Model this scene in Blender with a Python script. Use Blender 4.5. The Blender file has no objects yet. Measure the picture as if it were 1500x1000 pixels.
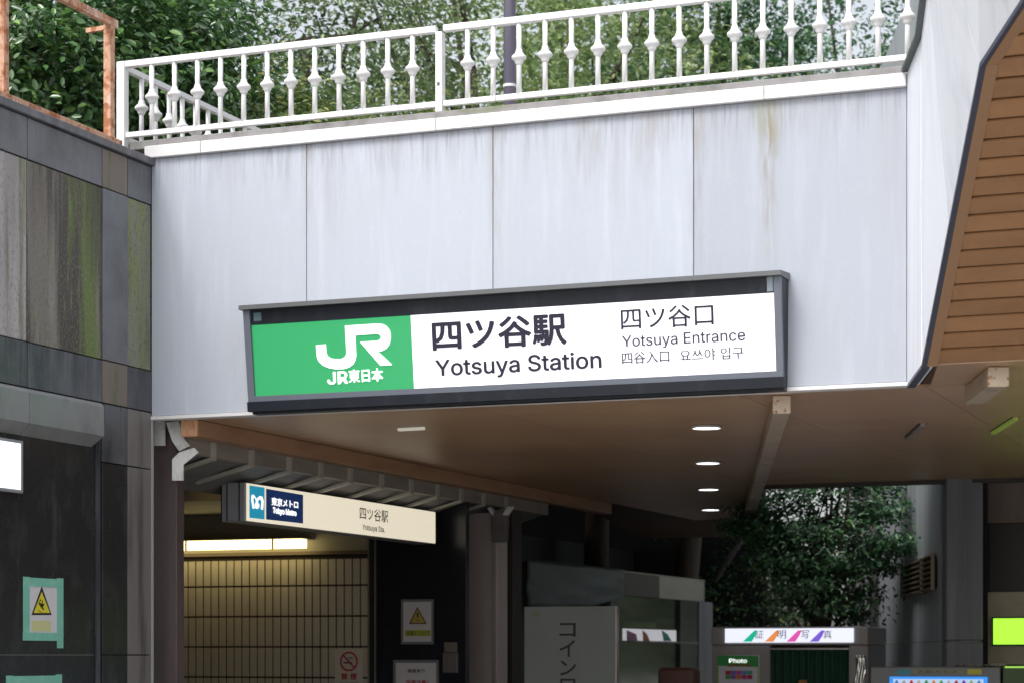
import bpy, bmesh, math, random
import numpy as np
from mathutils import Vector, Matrix
random.seed(7); rng = np.random.default_rng(7)
SC = bpy.context.scene

# ---------------------------------------------------------------- camera, sky, sun, exposure
F = 3200.0; HY = 960.0; EYE = 1.6          # focal length in photo pixels, horizon row, eye height
TH = math.atan2(3200, 8189); CT, ST = math.cos(TH), math.sin(TH)
ORG = Vector((-3.706, 22.46, 0.0))         # the corner where granite wall and concrete bridge meet
CAM = (-ORG.x * CT + ORG.y * ST, -ORG.x * ST - ORG.y * CT)

cam_d = bpy.data.cameras.new('camera'); cam = bpy.data.objects.new('camera', cam_d)
SC.collection.objects.link(cam); SC.camera = cam
cam.location = (0, 0, EYE); cam.rotation_euler = (math.radians(90), 0, 0)
cam_d.sensor_width = 36; cam_d.lens = F / 1500 * 36; cam_d.shift_y = (HY - 500) / 1500
cam_d.dof.use_dof = True; cam_d.dof.focus_distance = 21.3; cam_d.dof.aperture_fstop = 2.2
cam_d.clip_start = 0.1; cam_d.clip_end = 2000

SUN_EL, SUN_AZ = 55, 220                   # azimuth clockwise from +Y: the sun stands behind the camera, to its left
W = bpy.data.worlds.new('World'); SC.world = W; W.use_nodes = True
wn = W.node_tree.nodes; wl = W.node_tree.links; wn.clear()
sky = wn.new('ShaderNodeTexSky'); sky.sky_type = 'NISHITA'; sky.sun_disc = False
sky.sun_elevation = math.radians(SUN_EL); sky.sun_rotation = math.radians(SUN_AZ)
sky.air_density = 1.0; sky.dust_density = 4.0; sky.ozone_density = 1.0
hsv = wn.new('ShaderNodeHueSaturation'); hsv.inputs['Saturation'].default_value = 0.28
bg = wn.new('ShaderNodeBackground'); bg.inputs['Strength'].default_value = 0.15
wo = wn.new('ShaderNodeOutputWorld')
wl.new(sky.outputs[0], hsv.inputs['Color']); wl.new(hsv.outputs[0], bg.inputs[0]); wl.new(bg.outputs[0], wo.inputs[0])

sd = bpy.data.lights.new('sun', 'SUN'); sd.energy = 1.3; sd.angle = math.radians(25); sd.color = (1.0, 0.97, 0.93)
so = bpy.data.objects.new('sun', sd); SC.collection.objects.link(so)
az = math.radians(SUN_AZ); el = math.radians(SUN_EL)
sdir = Vector((math.sin(az) * math.cos(el), math.cos(az) * math.cos(el), math.sin(el)))
so.rotation_euler = sdir.to_track_quat('Z', 'Y').to_euler(); so.location = (0, 0, 40)

SC.view_settings.view_transform = 'Standard'; SC.view_settings.look = 'None'
SC.view_settings.gamma = 1; SC.view_settings.use_curve_mapping = False
SC.view_settings.exposure = 0.72
SC.cycles.use_denoising = True
SC.cycles.max_bounces = 8; SC.cycles.diffuse_bounces = 5; SC.cycles.glossy_bounces = 3
SC.cycles.transparent_max_bounces = 12; SC.cycles.sample_clamp_indirect = 6

# ---------------------------------------------------------------- frame of the building: a along the bridge, b into the station
def wpt(a, b, z=0.0): return Vector((ORG.x + a * CT + b * ST, ORG.y - a * ST + b * CT, z))
def ray(px, py):
    u = (px - 750) / F; v = (HY - py) / F
    return (u * CT - ST, u * ST + CT, v)
def onB(px, py, b):
    r = ray(px, py); t = (b - CAM[1]) / r[1]; return CAM[0] + t * r[0], EYE + t * r[2]
def onA(px, py, a):
    r = ray(px, py); t = (a - CAM[0]) / r[0]; return CAM[1] + t * r[1], EYE + t * r[2]
def onZ(px, py, z):
    r = ray(px, py); t = (z - EYE) / r[2]; return CAM[0] + t * r[0], CAM[1] + t * r[1]
def w2l(X, Y):
    dx, dy = X - ORG.x, Y - ORG.y
    return dx * CT - dy * ST, dx * ST + dy * CT
def atY(px, Y): return w2l((px - 750) / F * Y, Y)

# ---------------------------------------------------------------- materials
MATS = {}
def pm(name, col, rough=0.6, metal=0.0, layers=(), bump=0.0, bump_scale=40, spec=0.5, emis=None, es=0.0, coat=0.0):
    """layers: (colour, (sx,sy,sz) noise scale, lo, hi, strength, detail) mixed in order over the base colour"""
    if name in MATS: return MATS[name]
    m = bpy.data.materials.new(name); m.use_nodes = True; MATS[name] = m
    nt = m.node_tree; N = nt.nodes; Lk = nt.links
    p = N['Principled BSDF']
    p.inputs['Roughness'].default_value = rough; p.inputs['Metallic'].default_value = metal
    p.inputs['Specular IOR Level'].default_value = spec; p.inputs['Coat Weight'].default_value = coat
    p.inputs['Base Color'].default_value = (*col, 1)
    if emis: p.inputs['Emission Color'].default_value = (*emis, 1); p.inputs['Emission Strength'].default_value = es
    if layers or bump:
        g = N.new('ShaderNodeNewGeometry')
        vr = N.new('ShaderNodeVectorRotate'); vr.rotation_type = 'Z_AXIS'; vr.inputs['Angle'].default_value = TH
        Lk.new(g.outputs['Position'], vr.inputs['Vector'])
        prev = None
        for i, l in enumerate(layers):
            c, scl, lo, hi, st = l[:5]; det = l[5] if len(l) > 5 else 4
            mp = N.new('ShaderNodeVectorMath'); mp.operation = 'MULTIPLY'; mp.inputs[1].default_value = scl
            ad = N.new('ShaderNodeVectorMath'); ad.operation = 'ADD'; ad.inputs[1].default_value = (i * 13.7, i * 5.1, i * 3.3)
            nz = N.new('ShaderNodeTexNoise'); nz.inputs['Scale'].default_value = 1; nz.inputs['Detail'].default_value = det
            nz.inputs['Roughness'].default_value = 0.6
            mr = N.new('ShaderNodeMapRange'); mr.inputs['From Min'].default_value = lo; mr.inputs['From Max'].default_value = hi
            mr.inputs['To Max'].default_value = st
            mx = N.new('ShaderNodeMix'); mx.data_type = 'RGBA'
            Lk.new(vr.outputs[0], mp.inputs[0]); Lk.new(mp.outputs[0], ad.inputs[0]); Lk.new(ad.outputs[0], nz.inputs['Vector'])
            Lk.new(nz.outputs[0], mr.inputs['Value']); Lk.new(mr.outputs[0], mx.inputs['Factor'])
            if prev is None: mx.inputs[6].default_value = (*col, 1)
            else: Lk.new(prev, mx.inputs[6])
            mx.inputs[7].default_value = (*c, 1); prev = mx.outputs[2]
        if prev is not None: Lk.new(prev, p.inputs['Base Color'])
        if bump:
            nz = N.new('ShaderNodeTexNoise'); nz.inputs['Scale'].default_value = bump_scale; nz.inputs['Detail'].default_value = 5
            Lk.new(vr.outputs[0], nz.inputs['Vector'])
            bp = N.new('ShaderNodeBump'); bp.inputs['Strength'].default_value = bump; bp.inputs['Distance'].default_value = 0.01
            Lk.new(nz.outputs[0], bp.inputs['Height']); Lk.new(bp.outputs[0], p.inputs['Normal'])
    return m

def zmask(m, zlo, zhi, col, scl, lo, hi, st):
    """run-off dirt hanging below an edge: noise streaks that thin out from height zhi down to zlo"""
    nt = m.node_tree; N = nt.nodes; Lk = nt.links; p = N['Principled BSDF']
    src = p.inputs['Base Color'].links[0].from_socket
    g = N.new('ShaderNodeNewGeometry'); sx = N.new('ShaderNodeSeparateXYZ'); Lk.new(g.outputs['Position'], sx.inputs[0])
    r1 = N.new('ShaderNodeMapRange'); r1.inputs['From Min'].default_value = zlo; r1.inputs['From Max'].default_value = zhi
    Lk.new(sx.outputs[2], r1.inputs['Value'])
    vr = N.new('ShaderNodeVectorRotate'); vr.rotation_type = 'Z_AXIS'; vr.inputs['Angle'].default_value = TH
    Lk.new(g.outputs['Position'], vr.inputs['Vector'])
    mp = N.new('ShaderNodeVectorMath'); mp.operation = 'MULTIPLY'; mp.inputs[1].default_value = scl
    Lk.new(vr.outputs[0], mp.inputs[0])
    nz = N.new('ShaderNodeTexNoise'); nz.inputs['Scale'].default_value = 1; nz.inputs['Detail'].default_value = 6; nz.inputs['Roughness'].default_value = 0.65
    Lk.new(mp.outputs[0], nz.inputs['Vector'])
    r2 = N.new('ShaderNodeMapRange'); r2.inputs['From Min'].default_value = lo; r2.inputs['From Max'].default_value = hi
    Lk.new(nz.outputs[0], r2.inputs['Value'])
    mu = N.new('ShaderNodeMath'); mu.operation = 'MULTIPLY'; Lk.new(r1.outputs[0], mu.inputs[0]); Lk.new(r2.outputs[0], mu.inputs[1])
    m2 = N.new('ShaderNodeMath'); m2.operation = 'MULTIPLY'; m2.inputs[1].default_value = st; Lk.new(mu.outputs[0], m2.inputs[0])
    mx = N.new('ShaderNodeMix'); mx.data_type = 'RGBA'; mx.inputs[7].default_value = (*col, 1)
    Lk.new(src, mx.inputs[6]); Lk.new(m2.outputs[0], mx.inputs['Factor']); Lk.new(mx.outputs[2], p.inputs['Base Color'])

M_FASC = pm('painted_concrete', (.56, .585, .66), .62, layers=[((.42, .44, .50), (3.5, 3.5, .35), .50, .72, .55, 7), ((.64, .665, .74), (9, 9, .8), .52, .75, .5, 6), ((.46, .47, .50), (.35, .35, .2), .45, .7, .4)], bump=.12, bump_scale=60)
zmask(M_FASC, 6.0, 6.74, (.30, .29, .31), (9, 9, .5), .47, .74, .55)
zmask(M_FASC, 5.3, 6.9, (.36, .35, .37), (1.6, 1.6, .22), .52, .70, .55)
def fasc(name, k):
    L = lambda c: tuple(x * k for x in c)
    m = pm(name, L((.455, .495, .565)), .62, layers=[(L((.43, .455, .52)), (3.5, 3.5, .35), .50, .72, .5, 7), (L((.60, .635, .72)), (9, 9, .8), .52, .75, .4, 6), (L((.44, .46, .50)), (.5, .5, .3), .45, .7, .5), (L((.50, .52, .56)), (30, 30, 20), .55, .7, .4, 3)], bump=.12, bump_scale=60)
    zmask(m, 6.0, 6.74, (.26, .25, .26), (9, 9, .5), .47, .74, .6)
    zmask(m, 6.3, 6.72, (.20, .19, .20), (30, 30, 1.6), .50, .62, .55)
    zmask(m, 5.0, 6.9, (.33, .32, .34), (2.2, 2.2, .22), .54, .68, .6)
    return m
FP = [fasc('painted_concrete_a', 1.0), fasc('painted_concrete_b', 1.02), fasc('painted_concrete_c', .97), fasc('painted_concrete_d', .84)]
M_COPE = pm('white_coping', (.74, .73, .73), .45, layers=[((.45, .38, .36), (6, 6, 9), .58, .78, .5, 6)], bump=.1)
M_KERB = pm('kerb_concrete', (.26, .25, .25), .8, layers=[((.14, .14, .13), (5, 5, 5), .45, .7, .8), ((.16, .19, .07), (2, 2, 6), .6, .75, .7)])
def drip(m, a0, w, ztop, zbot, col, st, sc=(22, 22, 3)):
    nt = m.node_tree; N = nt.nodes; Lk = nt.links; p = N['Principled BSDF']; src = p.inputs['Base Color'].links[0].from_socket
    def mth(op, x, y):
        q = N.new('ShaderNodeMath'); q.operation = op
        for i_, v_ in enumerate((x, y)):
            if v_ is None: continue
            if isinstance(v_, (int, float)): q.inputs[i_].default_value = v_
            else: Lk.new(v_, q.inputs[i_])
        return q.outputs[0]
    g = N.new('ShaderNodeNewGeometry'); vr = N.new('ShaderNodeVectorRotate'); vr.rotation_type = 'Z_AXIS'; vr.inputs['Angle'].default_value = TH
    Lk.new(g.outputs['Position'], vr.inputs['Vector']); sx = N.new('ShaderNodeSeparateXYZ'); Lk.new(vr.outputs[0], sx.inputs[0])
    mp = N.new('ShaderNodeVectorMath'); mp.operation = 'MULTIPLY'; mp.inputs[1].default_value = sc; Lk.new(vr.outputs[0], mp.inputs[0])
    nz = N.new('ShaderNodeTexNoise'); nz.inputs['Scale'].default_value = 1; nz.inputs['Detail'].default_value = 5; Lk.new(mp.outputs[0], nz.inputs['Vector'])
    x0 = a0 + (ORG.x * CT - ORG.y * ST)
    dx = mth('ABSOLUTE', mth('SUBTRACT', sx.outputs[0], x0), None); h = N.new('ShaderNodeMapRange'); h.inputs['From Min'].default_value = w; h.inputs['From Max'].default_value = 0; Lk.new(dx, h.inputs['Value'])
    v = N.new('ShaderNodeMapRange'); v.inputs['From Min'].default_value = zbot; v.inputs['From Max'].default_value = ztop; Lk.new(sx.outputs[2], v.inputs['Value'])
    r = N.new('ShaderNodeMapRange'); r.inputs['From Min'].default_value = .35; r.inputs['From Max'].default_value = .65; Lk.new(nz.outputs[0], r.inputs['Value'])
    f = mth('MULTIPLY', mth('MULTIPLY', h.outputs[0], v.outputs[0]), mth('MULTIPLY', r.outputs[0], st))
    mx = N.new('ShaderNodeMix'); mx.data_type = 'RGBA'; mx.inputs[7].default_value = (*col, 1)
    Lk.new(src, mx.inputs[6]); Lk.new(f, mx.inputs['Factor']); Lk.new(mx.outputs[2], p.inputs['Base Color'])
for m_ in FP:
    for a_, w_, zb_, c_, s_ in ((1.80, .10, 5.2, (.34, .33, .33), .9), (3.80, .12, 5.0, (.33, .31, .30), 1.0), (5.83, .13, 4.9, (.30, .28, .27), 1.0), (2.75, .25, 6.1, (.36, .35, .36), .7), (4.75, .40, 5.7, (.34, .33, .34), .9), (5.40, .22, 5.9, (.32, .30, .29), .9), (6.9, .5, 6.2, (.34, .33, .33), .6), (7.6, .12, 5.0, (.38, .38, .40), .9)):
        drip(m_, a_, w_, 6.8, zb_, c_, s_)
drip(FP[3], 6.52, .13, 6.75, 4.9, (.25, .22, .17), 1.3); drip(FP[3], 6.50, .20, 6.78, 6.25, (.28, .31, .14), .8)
M_WPAINT = pm('white_rail_paint', (.82, .82, .82), .35, layers=[((.50, .46, .43), (14, 14, 14), .62, .8, .5)])
M_SIDE = pm('side_wall_paint', (.74, .765, .82), .55, layers=[((.52, .54, .59), (10, 4, .3), .50, .74, .6, 7), ((.78, .79, .83), (5, 5, .4), .5, .7, .5)])
M_DEDGE = pm('dark_blue_edge', (.05, .055, .085), .5)
M_SLAT = pm('brown_slat', (.36, .185, .08), .5, layers=[((.23, .115, .05), (1.2, 6, 6), .4, .7, .6), ((.36, .19, .085), (14, 3, 3), .55, .8, .4)])
M_SLATGAP = pm('soffit_void', (.08, .04, .022), .8)
M_TRIM = pm('brown_trim', (.34, .19, .10), .5)
M_CEIL = pm('brown_ceiling_board', (.44, .27, .165), .36, layers=[((.52, .34, .18), (.7, .5, 1), .42, .66, .8), ((.36, .21, .14), (.5, 1.6, 1), .5, .72, .6), ((.20, .12, .08), (6, 2, 2), .66, .8, .5)])
M_GUT = pm('cream_rusty_steel', (.66, .55, .42), .55, layers=[((.38, .13, .04), (22, 22, 22), .56, .66, .9, 6)])
M_DRAIN = pm('drain_beige', (.40, .32, .24), .5, layers=[((.22, .15, .10), (5, 2, 5), .5, .72, .7)])
M_BEAM = pm('brown_beam', (.38, .22, .125), .5, layers=[((.26, .12, .06), (5, 1.2, 5), .48, .7, .7), ((.48, .30, .16), (3, .4, 3), .6, .75, .5)])
M_BEAMEND = pm('raw_timber_end', (.66, .36, .20), .6, layers=[((.42, .18, .08), (30, 30, 8), .5, .7, .7)])
M_RUST = pm('flaking_rust_paint', (.62, .36, .24), .75, layers=[((.36, .13, .05), (9, 9, 9), .46, .58, .95, 7), ((.70, .56, .48), (7, 7, 4), .56, .64, .85, 6), ((.10, .035, .02), (18, 18, 18), .62, .68, .8, 5)], bump=.4, bump_scale=90)
M_SLATE = pm('slate_panel', (.15, .152, .168), .42, layers=[((.085, .086, .096), (2, 2, 2.5), .42, .66, .8), ((.20, .205, .225), (9, 9, 1.1), .56, .76, .6, 6), ((.17, .175, .19), (50, 50, 40), .54, .68, .4, 2)], bump=.08)
M_SLATED = pm('dark_slate_panel', (.10, .103, .115), .36, layers=[((.035, .037, .043), (2.2, 2.2, 1.2), .42, .66, .85), ((.16, .165, .18), (10, 10, .7), .57, .78, .6, 6), ((.02, .02, .025), (14, 14, .9), .58, .66, .7, 6), ((.14, .145, .16), (50, 50, 40), .56, .68, .4, 2)], bump=.08)
M_STAIN = pm('stained_panel', (.19, .17, .145), .6, layers=[((.32, .295, .26), (3.2, 3.2, .5), .48, .66, .85, 8), ((.06, .048, .038), (3.4, 3.4, .22), .44, .54, .95, 8), ((.13, .18, .04), (3.6, 3.6, .35), .50, .60, .95, 9), ((.26, .28, .11), (9, 9, 1.2), .60, .70, .7, 7), ((.35, .34, .26), (15, 15, .4), .66, .72, .7, 7), ((.30, .28, .26), (45, 45, 30), .52, .64, .35, 3), ((.03, .03, .025), (38, 38, 24), .56, .66, .4, 3)], bump=.2)
M_PALE = pm('pale_panel', (.44, .40, .405), .6, layers=[((.30, .28, .26), (45, 45, 30), .52, .64, .35, 3), ((.03, .03, .025), (38, 38, 24), .56, .66, .4, 3), ((.20, .18, .17), (4, 4, .5), .45, .68, .7, 6), ((.12, .15, .045), (3, 3.6, .22), .50, .58, .9, 6)], bump=.15)
M_MOSS = pm('mossy_panel', (.21, .22, .16), .7, layers=[((.15, .19, .055), (4, 5, .7), .47, .62, .9, 9), ((.20, .26, .06), (16, 16, 2.5), .54, .64, .7, 6), ((.28, .27, .23), (9, 9, .5), .56, .70, .7, 6), ((.07, .065, .04), (4, 4, .8), .6, .72, .7), ((.30, .28, .26), (45, 45, 30), .52, .64, .35, 3), ((.03, .03, .025), (38, 38, 24), .56, .66, .4, 3)], bump=.25)
M_BROWNP = pm('brown_stained_panel', (.18, .15, .125), .6, layers=[((.22, .19, .16), (6, 6, 1), .5, .66, .7, 6), ((.10, .125, .035), (6, 6, 1.5), .56, .68, .8)], bump=.15)
M_GREYP = pm('grey_stone_panel', (.18, .165, .155), .5, layers=[((.055, .052, .05), (6, 6, .5), .48, .68, .8, 6), ((.19, .175, .165), (14, 14, .8), .56, .74, .6)], bump=.12)
M_GRAN = pm('black_granite', (.024, .024, .025), .22, layers=[((.055, .055, .055), (3, 3, 2), .5, .75, .7, 8), ((.10, .10, .10), (90, 90, 90), .62, .72, .5, 2), ((.085, .085, .08), (5, 5, 1), .58, .75, .6, 8)], bump=.03)
zmask(M_STAIN, 5.2, 6.3, (.045, .035, .028), (5, 5, .5), .42, .58, .8)
zmask(M_SLATED, 4.1, 4.6, (.03, .03, .033), (12, 12, .8), .46, .56, .8)
zmask(M_SLATE, 6.2, 6.7, (.06, .06, .062), (7, 7, .8), .42, .62, .7)
M_JOINT = pm('wall_joint', (.05, .05, .05), .9)
M_GROUT = pm('pale_grout', (.26, .25, .25), .8)
M_LINT = pm('grey_metal_cover', (.27, .27, .275), .42, .3, layers=[((.18, .175, .17), (2, 3, 2), .45, .7, .7), ((.22, .29, .25), (1, 1.4, .6), .55, .66, .7)])  # greenish patches paint a reflection into the grey metal
M_PILL = pm('maroon_pillar', (.10, .072, .07), .5, layers=[((.065, .05, .048), (4, 4, 1), .45, .7, .8), ((.14, .105, .10), (8, 8, .4), .6, .8, .4)])
M_SIGNBLK = pm('sign_black', (.014, .017, .024), .4, spec=.3, layers=[((.045, .048, .055), (5, 5, 2), .55, .8, .6)])
M_SIGNTOP = pm('sign_visor_grey', (.12, .125, .13), .45, layers=[((.11, .11, .115), (4, 4, 4), .5, .7, .7)])
M_BEZEL = pm('sign_bezel', (.13, .145, .18), .4)
M_GREEN = pm('lit_green', (.03, .25, .095), .35, emis=(.04, .48, .17), es=.27)
M_LITW = pm('lit_white', (.8, .8, .8), .3, emis=(.95, .90, 1.0), es=.46)
M_WHTXT = pm('white_lettering', (.85, .85, .85), .4, emis=(1, 1, 1), es=.6)
M_DTXT = pm('dark_lettering', (.03, .03, .05), .6, spec=.2)
M_MTXT = pm('mid_lettering', (.06, .057, .09), .6, spec=.2)
M_LTXT = pm('light_lettering', (.14, .13, .18), .5)
M_CREAM = pm('lit_cream', (.75, .72, .62), .4, emis=(1.0, .90, .70), es=.42)
M_MBLUE = pm('lit_light_blue', (.03, .30, .50), .4, emis=(.02, .36, .55), es=.35)
M_NAVY = pm('navy_sign', (.012, .03, .11), .4, emis=(.01, .035, .14), es=.3)
M_SIGNGREY = pm('sign_case_grey', (.33, .335, .36), .4)
M_SOFF = pm('grey_soffit', (.17, .165, .16), .6, layers=[((.10, .10, .10), (3, 3, 3), .45, .7, .6)])
M_BAND = pm('gutter_band', (.27, .245, .205), .6, layers=[((.17, .15, .13), (2, 1.5, 6), .45, .7, .7)])
M_RIB = pm('pale_rib', (.42, .40, .34), .55, layers=[((.30, .28, .23), (6, 6, 6), .5, .7, .5)])
M_FLASH = pm('white_flashing', (.74, .74, .72), .5, layers=[((.38, .36, .33), (9, 9, 6), .5, .7, .6)])
M_TILE = pm('beige_tile', (.50, .44, .36), .3, layers=[((.41, .36, .29), (4, 4, 1.2), .45, .7, .6)])
M_TGROUT = pm('dark_tile_grout', (.035, .022, .015), .9)
M_BEIGE = pm('beige_bulkhead', (.36, .32, .24), .6, layers=[((.28, .25, .19), (1.5, 1.5, 2), .45, .7, .5)])
M_GOLD = pm('golden_ceiling_board', (.36, .22, .07), .4, layers=[((.36, .22, .07), (1, 7, 1), .45, .7, .6)])
M_TUBE = pm('warm_tube_lamp', (.8, .75, .6), .4, emis=(1.0, .84, .38), es=2.2)
M_DARKWALL = pm('dark_navy_stone', (.017, .018, .024), .25, layers=[((.03, .032, .04), (3, 3, 1.5), .5, .75, .6)])
M_TAUPE = pm('taupe_metal', (.62, .54, .51), .35, .1, layers=[((.50, .43, .40), (4, 4, 1), .45, .7, .6)])
M_PIPE = pm('grey_lead_metal', (.17, .155, .15), .5, .3, layers=[((.09, .08, .08), (9, 9, 4), .5, .7, .7)])
M_BROWNDK = pm('dark_brown_column', (.045, .037, .033), .55)
M_BLACK = pm('black_backing', (.01, .01, .012), .8)
M_BOARD = pm('grey_sign_board', (.21, .23, .215), .5, layers=[((.17, .19, .18), (2, 2, .7), .45, .7, .5)])
M_TARP = pm('grey_tarpaulin', (.12, .15, .16), .45, layers=[((.08, .10, .11), (4, 4, 6), .45, .7, .5)])
M_ROOF = pm('dull_roof_metal', (.07, .062, .057), .45, .1, layers=[((.05, .045, .04), (1, .6, 5), .45, .7, .7)])
M_STEEL = pm('brushed_steel', (.42, .39, .36), .35, .6, layers=[((.28, .26, .24), (1, 1, 5), .45, .7, .5)])
M_DGLASS = pm('dark_glass', (.02, .024, .02), .12, spec=.35)
M_BOOTH = pm('booth_grey', (.38, .355, .345), .45, .05, layers=[((.31, .29, .28), (3, 3, 1), .45, .7, .5)])
M_CURT = pm('green_curtain', (.012, .065, .04), .7, layers=[((.02, .10, .065), (30, 2, .2), .55, .75, .6)])
M_SILV = pm('crumpled_silver', (.7, .68, .64), .2, .9)
M_PAPER = pm('white_paper', (.66, .65, .68), .6, layers=[((.55, .54, .57), (5, 5, 5), .5, .7, .5)])
M_PAPERD = pm('shaded_white_paper', (.62, .60, .62), .6)
M_LAMI = pm('laminate_edge', (.20, .21, .22), .25)
M_TAPE = pm('green_masking_tape', (.20, .52, .40), .6, layers=[((.28, .60, .48), (9, 9, 9), .5, .65, .6)])
M_YEL = pm('sign_yellow', (.74, .66, .04), .5)
M_YELP = pm('pale_yellow_print', (.60, .60, .30), .6)
M_INK = pm('black_ink', (.012, .012, .014), .5)
M_RED = pm('sign_red', (.42, .02, .03), .5)
M_LIME = pm('lit_lime', (.3, .7, .05), .4, emis=(.42, 1.0, .05), es=.7)
M_LAMP = pm('downlight_glow', (.9, .9, .9), .4, emis=(1, 1, 1), es=2.2)
M_LRING = pm('downlight_ring', (.5, .5, .5), .4)
M_PIER = pm('grey_pier', (.17, .175, .19), .55, layers=[((.11, .115, .12), (4, 4, .3), .45, .7, .7, 6), ((.24, .26, .28), (7, 7, .4), .56, .75, .6)])
M_PANELW = pm('pale_metal_cladding', (.36, .39, .42), .5, layers=[((.25, .27, .29), (5, 5, .3), .48, .7, .7, 6)])
M_LOUV = pm('bronze_louvre', (.20, .155, .10), .45, .3)
M_BRWALL = pm('brown_wall', (.17, .125, .10), .6, layers=[((.12, .09, .075), (3, 3, 1), .45, .7, .6)])
M_BGWALL = pm('beige_wall_panel', (.40, .34, .25), .55, layers=[((.30, .25, .18), (3, 3, 5), .45, .7, .5)])
M_BLUE = pm('lit_blue_plastic', (.02, .20, .6), .3, emis=(.03, .3, .9), es=.5)
M_VGREY = pm('machine_grey', (.20, .21, .20), .5, layers=[((.15, .155, .15), (3, 3, 3), .5, .7, .5)])
M_VGREEN = pm('machine_dark_green', (.04, .09, .015), .45)
M_TEAL = pm('teal_sticker', (.05, .30, .36), .5)
M_LPOST = pm('purple_grey_post', (.20, .185, .25), .4, .2)
M_BARK = pm('bark', (.07, .052, .036), .9, layers=[((.035, .027, .02), (12, 12, 2), .45, .65, .8)], bump=.5, bump_scale=20)
M_PAVE = pm('wet_paving', (.30, .29, .28), .35, layers=[((.20, .195, .19), (.6, .6, 1), .45, .7, .8), ((.26, .26, .25), (9, 9, 9), .5, .7, .4)], bump=.1, bump_scale=12)
M_SOIL = pm('terrace_soil', (.07, .06, .045), .95, layers=[((.04, .05, .02), (1, 1, 1), .45, .65, .8)])
M_STRUC = pm('deck_concrete', (.32, .31, .30), .8, layers=[((.22, .215, .21), (1, 1, 1), .45, .7, .7)])

def leaf_mat(name, dark, mid, young, rough=.4, trans=.25, coat=.35):
    m = bpy.data.materials.new(name); m.use_nodes = True; nt = m.node_tree; N = nt.nodes; Lk = nt.links
    p = N['Principled BSDF']; out = N['Material Output']
    g = N.new('ShaderNodeNewGeometry'); cr = N.new('ShaderNodeValToRGB'); e = cr.color_ramp.elements
    e[0].position = 0; e[0].color = (*dark, 1); e[1].position = 1; e[1].color = (*young, 1)
    x = e.new(.55); x.color = (*mid, 1); x = e.new(.86); x.color = (*[(a + b) / 2 for a, b in zip(mid, young)], 1)
    Lk.new(g.outputs['Random Per Island'], cr.inputs[0]); Lk.new(cr.outputs[0], p.inputs['Base Color'])
    p.inputs['Roughness'].default_value = rough; p.inputs['Specular IOR Level'].default_value = .8; p.inputs['Coat Weight'].default_value = coat; p.inputs['Coat Roughness'].default_value = .25
    tr = N.new('ShaderNodeBsdfTranslucent'); Lk.new(cr.outputs[0], tr.inputs[0])
    ms = N.new('ShaderNodeMixShader'); ms.inputs[0].default_value = trans
    Lk.new(p.outputs[0], ms.inputs[1]); Lk.new(tr.outputs[0], ms.inputs[2]); Lk.new(ms.outputs[0], out.inputs[0])
    return m
L_MAG = leaf_mat('broad_glossy_leaf', (.03, .085, .03), (.07, .17, .05), (.24, .44, .10), rough=.28)
L_PALE = leaf_mat('glow_pale_leaf', (.10, .17, .06), (.22, .33, .12), (.42, .50, .17), trans=.45)  # leaf colours lightened in place of the bright glow over the centre trees
L_YOUNG = leaf_mat('young_leaf', (.05, .11, .03), (.13, .22, .06), (.42, .40, .12), trans=.35)
L_DARK = leaf_mat('deep_green_leaf', (.03, .10, .045), (.08, .20, .09), (.17, .33, .13), trans=.35)
L_SHADE = leaf_mat('shaded_camphor_leaf', (.008, .04, .014), (.03, .12, .045), (.13, .30, .09), trans=.15, coat=.0, rough=.45)  # leaf colours darkened to stand in for shade under the ceiling edge
L_BACK = leaf_mat('hazed_background_leaf', (.08, .14, .06), (.16, .25, .11), (.30, .39, .15), trans=.45)  # lightened as well, the hazy wash is put into the leaf colour

# ---------------------------------------------------------------- mesh building
def tag(o, label=None, cat=None, group=None, kind=None):
    if label: o['label'] = label
    if cat: o['category'] = cat
    if group: o['group'] = group
    if kind: o['kind'] = kind
    return o

def thing(name, label, cat, base=(0, 0, 0), group=None):
    o = bpy.data.objects.new(name, None); SC.collection.objects.link(o)
    o.location = wpt(*base); o.rotation_euler = (0, 0, -TH); o.empty_display_size = .2
    o['base'] = list(base); tag(o, label, cat, group); return o

def base_of(p):
    b = [0., 0., 0.]
    while p is not None:
        if 'base' in p: return [b[i] + p['base'][i] for i in range(3)]
        b = [b[i] + p.location[i] for i in range(3)]; p = p.parent
    return b

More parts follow.
